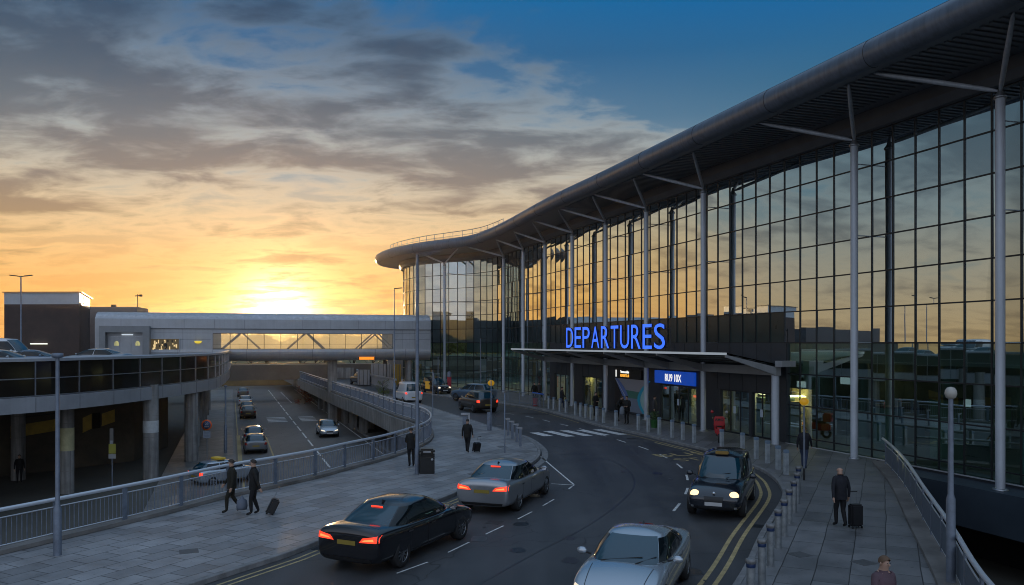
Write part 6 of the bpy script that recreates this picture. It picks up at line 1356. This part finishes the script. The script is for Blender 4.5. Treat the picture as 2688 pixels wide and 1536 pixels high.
# red scooter
th = thing('parked_scooter', 'red scooter parked upright between the bollards by the entrance', 'scooter', (at(1790, 42.6), 42.6, PZ), R_(165))
mr = pm('scooter_red', (.40, .014, .02), .3, coat=.6)
for y in (-.45, .55):
    m = MB(); m.lathe([(.13, -.05), (.235, -.055), (.25, 0), (.235, .055), (.13, .05)], 20, (0, y, .25), M_tyre, axis='X'); part('wheel', m, None, th)
m = MB(); m.add([(-.20, -.50, .35), (.20, -.50, .35), (.27, -.36, .75), (-.27, -.36, .75), (-.17, -.22, 1.05), (.17, -.22, 1.05), (-.2, -.30, .35), (.2, -.30, .35), (-.15, -.12, 1.02), (.15, -.12, 1.02)], [(0, 1, 2, 3), (3, 2, 5, 4), (6, 8, 9, 7), (0, 3, 4, 8, 6), (1, 7, 9, 5, 2), (4, 5, 9, 8)], mr); part('front_shield', m, None, th)
m = MB(); m.box((0, .32, .55), (.34, .85, .36), mat=mr); part('body', m, None, th, bevel=.07); m = MB(); m.box((0, .25, .78), (.30, .62, .12), mat=M_black); part('seat', m, None, th, bevel=.04)
m = MB(); m.box((0, .62, 1.02), (.48, .42, .42), mat=mr); part('top_box', m, None, th, bevel=.05); m = MB(); letters(m, 'AMG', (0, .835, 1.03), (-1, 0, 0), .17, .004, 1, .006, M_black); letters(m, 'AMG', (0, .405, 1.03), (1, 0, 0), .17, .004, 1, .006, M_black); part('lettering', m, None, th)
m = MB(); m.tube([(-.32, -.12, 1.08), (0, -.22, 1.02), (.32, -.12, 1.08)], .018, 8, M_black); part('handlebar', m, None, th)
for sg in (-1, 1): m = MB(); m.tube([(sg*.26, -.16, 1.06), (sg*.32, -.2, 1.30)], .01, 6, M_black); m.lathe([(0, -.01), (.07, -.008), (.07, .008), (0, .01)], 14, (sg*.33, -.2, 1.36), mr if sg > 0 else M_clad, axis='Y'); part('mirror', m, None, th)
th.scale = (1.15, 1.15, 1.15); m = MB(); m.box((0, -.49, .62), (.2, .05, .14), mat=M_amber); part('headlight', m, None, th, bevel=.02); m = MB(); m.box((0, -.15, .30), (.30, .5, .04), mat=M_black); part('footboard', m, None, th)
# guard rail along the far kerb
def guard(name, lab, s0, s1, off, h=1.05, col=M_post):
    pts = offset(KR.cut(s0, s1, .5), off); L = Line(pts); th = thing(name, lab, 'railing', (pts[0][0], pts[0][1], PZ)); m = MB()
    m.tube([(p[0], p[1], PZ+h) for p in pts], .03, 8, col); m.tube([(p[0], p[1], PZ+.15) for p in pts], .02, 6, col); part('rails', m, None, th, world=True); m = MB()
    for k in range(int(L.L/.16)): q = L(k*.16); m.beam((q[0], q[1], PZ+.15), (q[0], q[1], PZ+h), .012, .02, col)
    part('bars', m, None, th, world=True)
    for k in range(int(L.L/1.9)+1): q = L(k*1.9); m = MB(); m.box((q[0], q[1], PZ+h/2), (.06, .06, h), mat=col); part('post', m, None, th, world=True)
    return th
guard('guard_rail', 'dark pedestrian guard rail on the far kerb below the canopy end', KR.near((2.0, 65)), KR.near((-3.2, 73.5)), .55)
pts = [(at(1325, 67), 67), (at(1352, 64.5), 64.5)]; m = MB(); m.tube([(p[0], p[1], PZ+1.1) for p in pts], .05, 8, pm('rail_blue', (.02, .12, .5), .4)); m.tube([(pts[0][0], pts[0][1], PZ), (pts[0][0], pts[0][1], PZ+1.1)], .03, 8, M_post); m.tube([(pts[1][0], pts[1][1], PZ), (pts[1][0], pts[1][1], PZ+1.1)], .03, 8, M_post); lone('queue_rail', m, None, 'short rail with a bright blue top under the canopy', 'rail')
th = thing('litter_bin', 'small faded red bin under the far canopy', 'bin', (at(1332, 66.5), 66.5, PZ)); m = MB(); m.lathe([(.18, 0), (.22, .7), (.23, .72), (.2, .74)], 14, (0, 0, 0), pm('faded_red', (.35, .07, .08), .6)); part('body', m, None, th); m = MB(); m.lathe([(.235, .70), (.24, .76), (.12, .80), (0, .81)], 14, (0, 0, 0), M_black); part('lid', m, None, th)
# wet-looking red post box / machine by the tower
th = thing('help_point', 'red and grey help point by the column of the round tower', 'kiosk', (at(1118, 88), 88, PZ)); m = MB(); m.box((0, 0, .85), (.45, .4, 1.4), mat=pm('kiosk_red', (.4, .02, .04), .4)); part('cabinet', m, None, th, bevel=.03); m = MB(); m.lathe([(.25, 1.5), (.25, 1.9), (.2, 2.05), (0, 2.15)], 14, (0, 0, 0), M_post); part('hood', m, None, th); m = MB(); m.box((0, 0, .1), (.2, .2, .2), mat=M_black); part('foot', m, None, th)
# green planter and folding board near the shop door
th = thing('planter', 'green planter with leafy plant between the entrance bollards', 'planter', (at(1628, 49.6), 49.6, PZ)); m = MB(); m.lathe([(.18, 0), (.25, .45), (.27, .47), (.24, .48)], 16, (0, 0, 0), pm('planter_green', (.03, .12, .03), .5)); part('pot', m, None, th)
m = MB(); rnd = random.Random(9)
for k in range(170): a, b, r = rnd.random()*6.28, rnd.random(), .28*rnd.random()**.5; c = Vector((r*math.cos(a), r*math.sin(a), .45+b*.5)); d = Vector((rnd.uniform(-1, 1), rnd.uniform(-1, 1), rnd.uniform(0, 1)))*.08; e = Vector((rnd.uniform(-1, 1), rnd.uniform(-1, 1), rnd.uniform(-1, 1)))*.03; m.add([c, c+d+e, c+d*2, c+d-e], [(0, 1, 2, 3)])
part('foliage', m, pm('leaf', (.05, .10, .03), .6), th)
# signs on the lower road
th = thing('road_sign', 'round blue road sign with an orange ring and a small plate beside the deck columns', 'road sign', (at(515, 55.2), 55.2, LOW+.13)); m = MB(); m.lathe([(.03, 0), (.03, 3.1)], 10, (0, 0, 0), M_steel); part('pole', m, None, th)
m = MB(); zc = 2.78; m.lathe([(0, -.03), (.36, -.03), (.36, 0), (0, 0)], 28, (0, -.03, zc), M_steel, axis='Y'); m.lathe([(0, -.034), (.37, -.034), (.37, -.031), (0, -.031)], 28, (0, -.03, zc), pm('ring_orange', (.75, .12, .02), .5), axis='Y'); part('disc', m, None, th)
m = MB(); m.lathe([(0, -.044), (.28, -.044), (.28, -.036), (0, -.036)], 28, (0, -.03, zc), pm('sign_navy', (.03, .06, .13), .5), axis='Y'); letters(m, '20', (0, -.08, zc+.0), (1, 0, 0), .24, .003, 1, .004, M_clad); letters(m, 'ZONE', (0, -.08, zc-.16), (1, 0, 0), .13, .003, 1, .002, M_clad); part('symbol', m, None, th)
m = MB(); m.box((0, -.05, 2.12), (.50, .03, .48), mat=pm('plate_grey', (.25, .28, .33), .5)); 
for k in range(4): m.box((0, -.068, 2.27-k*.1), (.4, .006, .03), mat=M_post)
part('plate', m, None, th)
th = thing('bus_stop_sign', 'thin pole with yellow and white plates beneath the car deck edge', 'sign', (at(279, 46.5), 46.5, LOW)); m = MB(); m.lathe([(.035, 0), (.035, 3.1)], 10, (0, 0, 0), M_post); part('pole', m, None, th)
m = MB(); m.box((.03, -.05, 2.42), (.40, .03, .56), mat=pm('plate_olive', (.32, .30, .05), .5)); m.box((.03, -.05, 1.98), (.42, .03, .26), mat=M_clad); part('plates', m, None, th); m = MB(); m.box((-.02, -.03, 3.15), (.2, .05, .9), mat=M_conc_d); m.box((-.02, -.06, 2.8), (.16, .02, .2), mat=M_clad); part('upper_plate', m, None, th)
# barriers and hoardings beyond, under the footbridge
for k, (px, Y, w, h, mt, lab) in enumerate([(905, 100, 1.6, 1.9, M_clad, 'pale hoarding sheet left of the barrier under the footbridge'), (942, 101, 2.0, 2.6, M_clad, 'tall pale hoarding sheet under the footbridge'), (962, 101, 1.2, 2.6, M_clad, 'second tall hoarding sheet beside the first'), (860, 118, 2.6, 1.6, M_conc, 'low pale cabinet by the far bend'), (988, 99, 1.0, 2.6, yl, 'yellow hoarding sheet by the tower foot')]):
    m = MB(); m.box((0, 0, h/2), (w, .15, h), mat=mt)
    for j in range(3): m.box((-w/2+w*(j+.5)/3, -.09, h/2), (.05, .05, h), mat=M_conc_d)
    lone('hoarding', m, None, lab, 'hoarding', loc=(at(px, Y), Y, PZ), rz=-.2)
pts = [gx(880, 935), gx(900, 948), gx(940, 962), gx(985, 973)]; pts = catmull([(p[0]*.98, p[1]*.98) for p in pts], .8); L = Line(pts)
th = thing('barrier_fence', 'pale slatted barrier fence along the far bend under the footbridge', 'fence', (pts[0][0], pts[0][1], 0)); m = MB(); m.sweep(pts, [(-.1, 1.25), (.1, 1.25), (.1, 1.45), (-.1, 1.45)], M_clad); m.sweep(pts, [(-.15, 0), (.15, 0), (.15, .2), (-.15, .2)], M_conc); part('rails', m, None, th, world=True); m = MB()
for k in range(int(L.L/.55)): q = L(k*.55); m.beam((q[0], q[1], .2), (q[0], q[1], 1.25), .12, .12, M_clad)
part('slats', m, None, th, world=True)
m = MB(); m.prism([(-52, 108), (-20, 122), (-22, 126), (-54, 112)], 0, 2.2, pm('far_wall', (.13, .11, .09), .85, noise=(.3, .3))); lone('site_wall', m, None, 'brown wall beyond the far bend of the upper road', 'wall')
m = MB(); m.prism([(-20, 128), (6, 124), (6, 132), (-20, 136)], 0, 3.2, M_conc_d); lone('site_building', m, None, 'low concrete building far behind the footbridge', 'building')
# ------------------------------------------------------------------ planting
def tree(label, x, y, h, r, seed, col, name='tree', z=LOW, bushy=.25, n=900):
    rnd = random.Random(seed); th = thing(name, label, 'tree' if name == 'tree' else 'shrub', (x, y, z), 0, 'trees beyond the footbridge' if name == 'tree' else None)
    m = MB(); m.tube([(0, 0, 0), (.1, 0, h*.3), (-.05, .1, h*.62), (0, 0, h*.9)], [.16*h/7, .13*h/7, .08*h/7, .03], 8)
    for k in range(7): a = rnd.random()*6.28; z0 = h*(.3+.07*k); e = Vector((math.cos(a)*r*.8, math.sin(a)*r*.8, z0+h*.25)); m.tube([(0, 0, z0), e*.5+Vector((0, 0, z0*.5)), e], [.06*h/7, .04*h/7, .015], 6)
    part('trunk', m, pm('bark', (.05, .035, .025), .9), th); m = MB()
    cl = [(Vector((rnd.uniform(-1, 1)*r*.75, rnd.uniform(-1, 1)*r*.75, h*(bushy+(1-bushy)*rnd.random()*.95))), r*rnd.uniform(.25, .5)) for _ in range(16)]
    for k in range(n):
        c, q = cl[k % len(cl)]; v = Vector((rnd.gauss(0, 1), rnd.gauss(0, 1), rnd.gauss(0, .8))).normalized()*q*rnd.random()**.4; p = c+v; d = Vector((rnd.uniform(-1, 1), rnd.uniform(-1, 1), rnd.uniform(-1, 1)))*.03*r; e = Vector((rnd.uniform(-1, 1), rnd.uniform(-1, 1), rnd.uniform(-1, 1)))*.03*r
        d *= 2; e *= 1.4; m.add([p-d, p+e, p+d, p-e], [(0, 1, 2, 3)])
    part('crown', m, col, th)
lf = [pm('foliage_%d' % k, c, .6) for k, c in enumerate(((.07, .09, .025), (.10, .10, .02), (.05, .075, .03)))]
for m_, c in zip(lf, ((.40, .42, .06), (.50, .42, .05), (.30, .36, .06))):       # thin leaves let the low sun through
    nt = m_.node_tree; tr = N(nt, 'BsdfTranslucent'); tr.inputs['Color'].default_value = (*c, 1); mx = N(nt, 'MixShader'); mx.inputs[0].default_value = .5
    nt.links.new(nt.nodes['Principled BSDF'].outputs[0], mx.inputs[1]); nt.links.new(tr.outputs[0], mx.inputs[2]); nt.links.new(mx.outputs[0], nt.nodes['Material Output'].inputs['Surface'])
tl_ = [(-62, 175, 'round tree seen through the left end of the bridge window'), (-55, 168, 'tree seen below the sun through the bridge window'), (-48, 180, 'bushy tree left of the first window brace'), (-42, 170, 'tree right of the first window brace'), (-35, 176, 'tree at the middle of the bridge window'), (-29, 166, 'tree left of the second brace'), (-22, 178, 'tree right of the second brace'), (-15, 168, 'tree near the right end of the bridge window'), (-70, 190, 'tree farthest left beyond the end wall'), (-8, 182, 'tree hidden partly by the round tower')]
for k, (x, y, lab) in enumerate(tl_): tree(lab, x, y, 9.4+1.4*((k*37) % 5)/5, 4.2, 20+k, lf[k % 3], bushy=.68)
tree('russet shrub on the verge under the far ramp', at(758, 112), 112, 2.4, 1.4, 77, pm('russet_leaf', (.22, .05, .02), .7), 'shrub', bushy=.1)
tree('dark round shrub behind the railing on the far bend', at(953, 79), 79, 1.7, .75, 78, lf[2], 'shrub', z=.12, bushy=.1)
m = MB(); rnd = random.Random(4)
for k in range(14000):
    x, y = rnd.uniform(-112, 8), rnd.uniform(163, 170.5); z = LOW+6.7+rnd.random()*(2.6+.6*math.sin(x*.31)+.5*math.sin(x*.83+1)); d = Vector((rnd.uniform(-1, 1), rnd.uniform(-1, 1), rnd.uniform(-1, 1)))*.7; e = Vector((rnd.uniform(-1, 1), rnd.uniform(-1, 1), rnd.uniform(-1, 1)))*.5
    p = Vector((x, y, z)); m.add([p-d, p+e, p+d, p-e], [(0, 1, 2, 3)])
o = part('distant_woods', m, lf[1]); tag(o, kind='stuff')
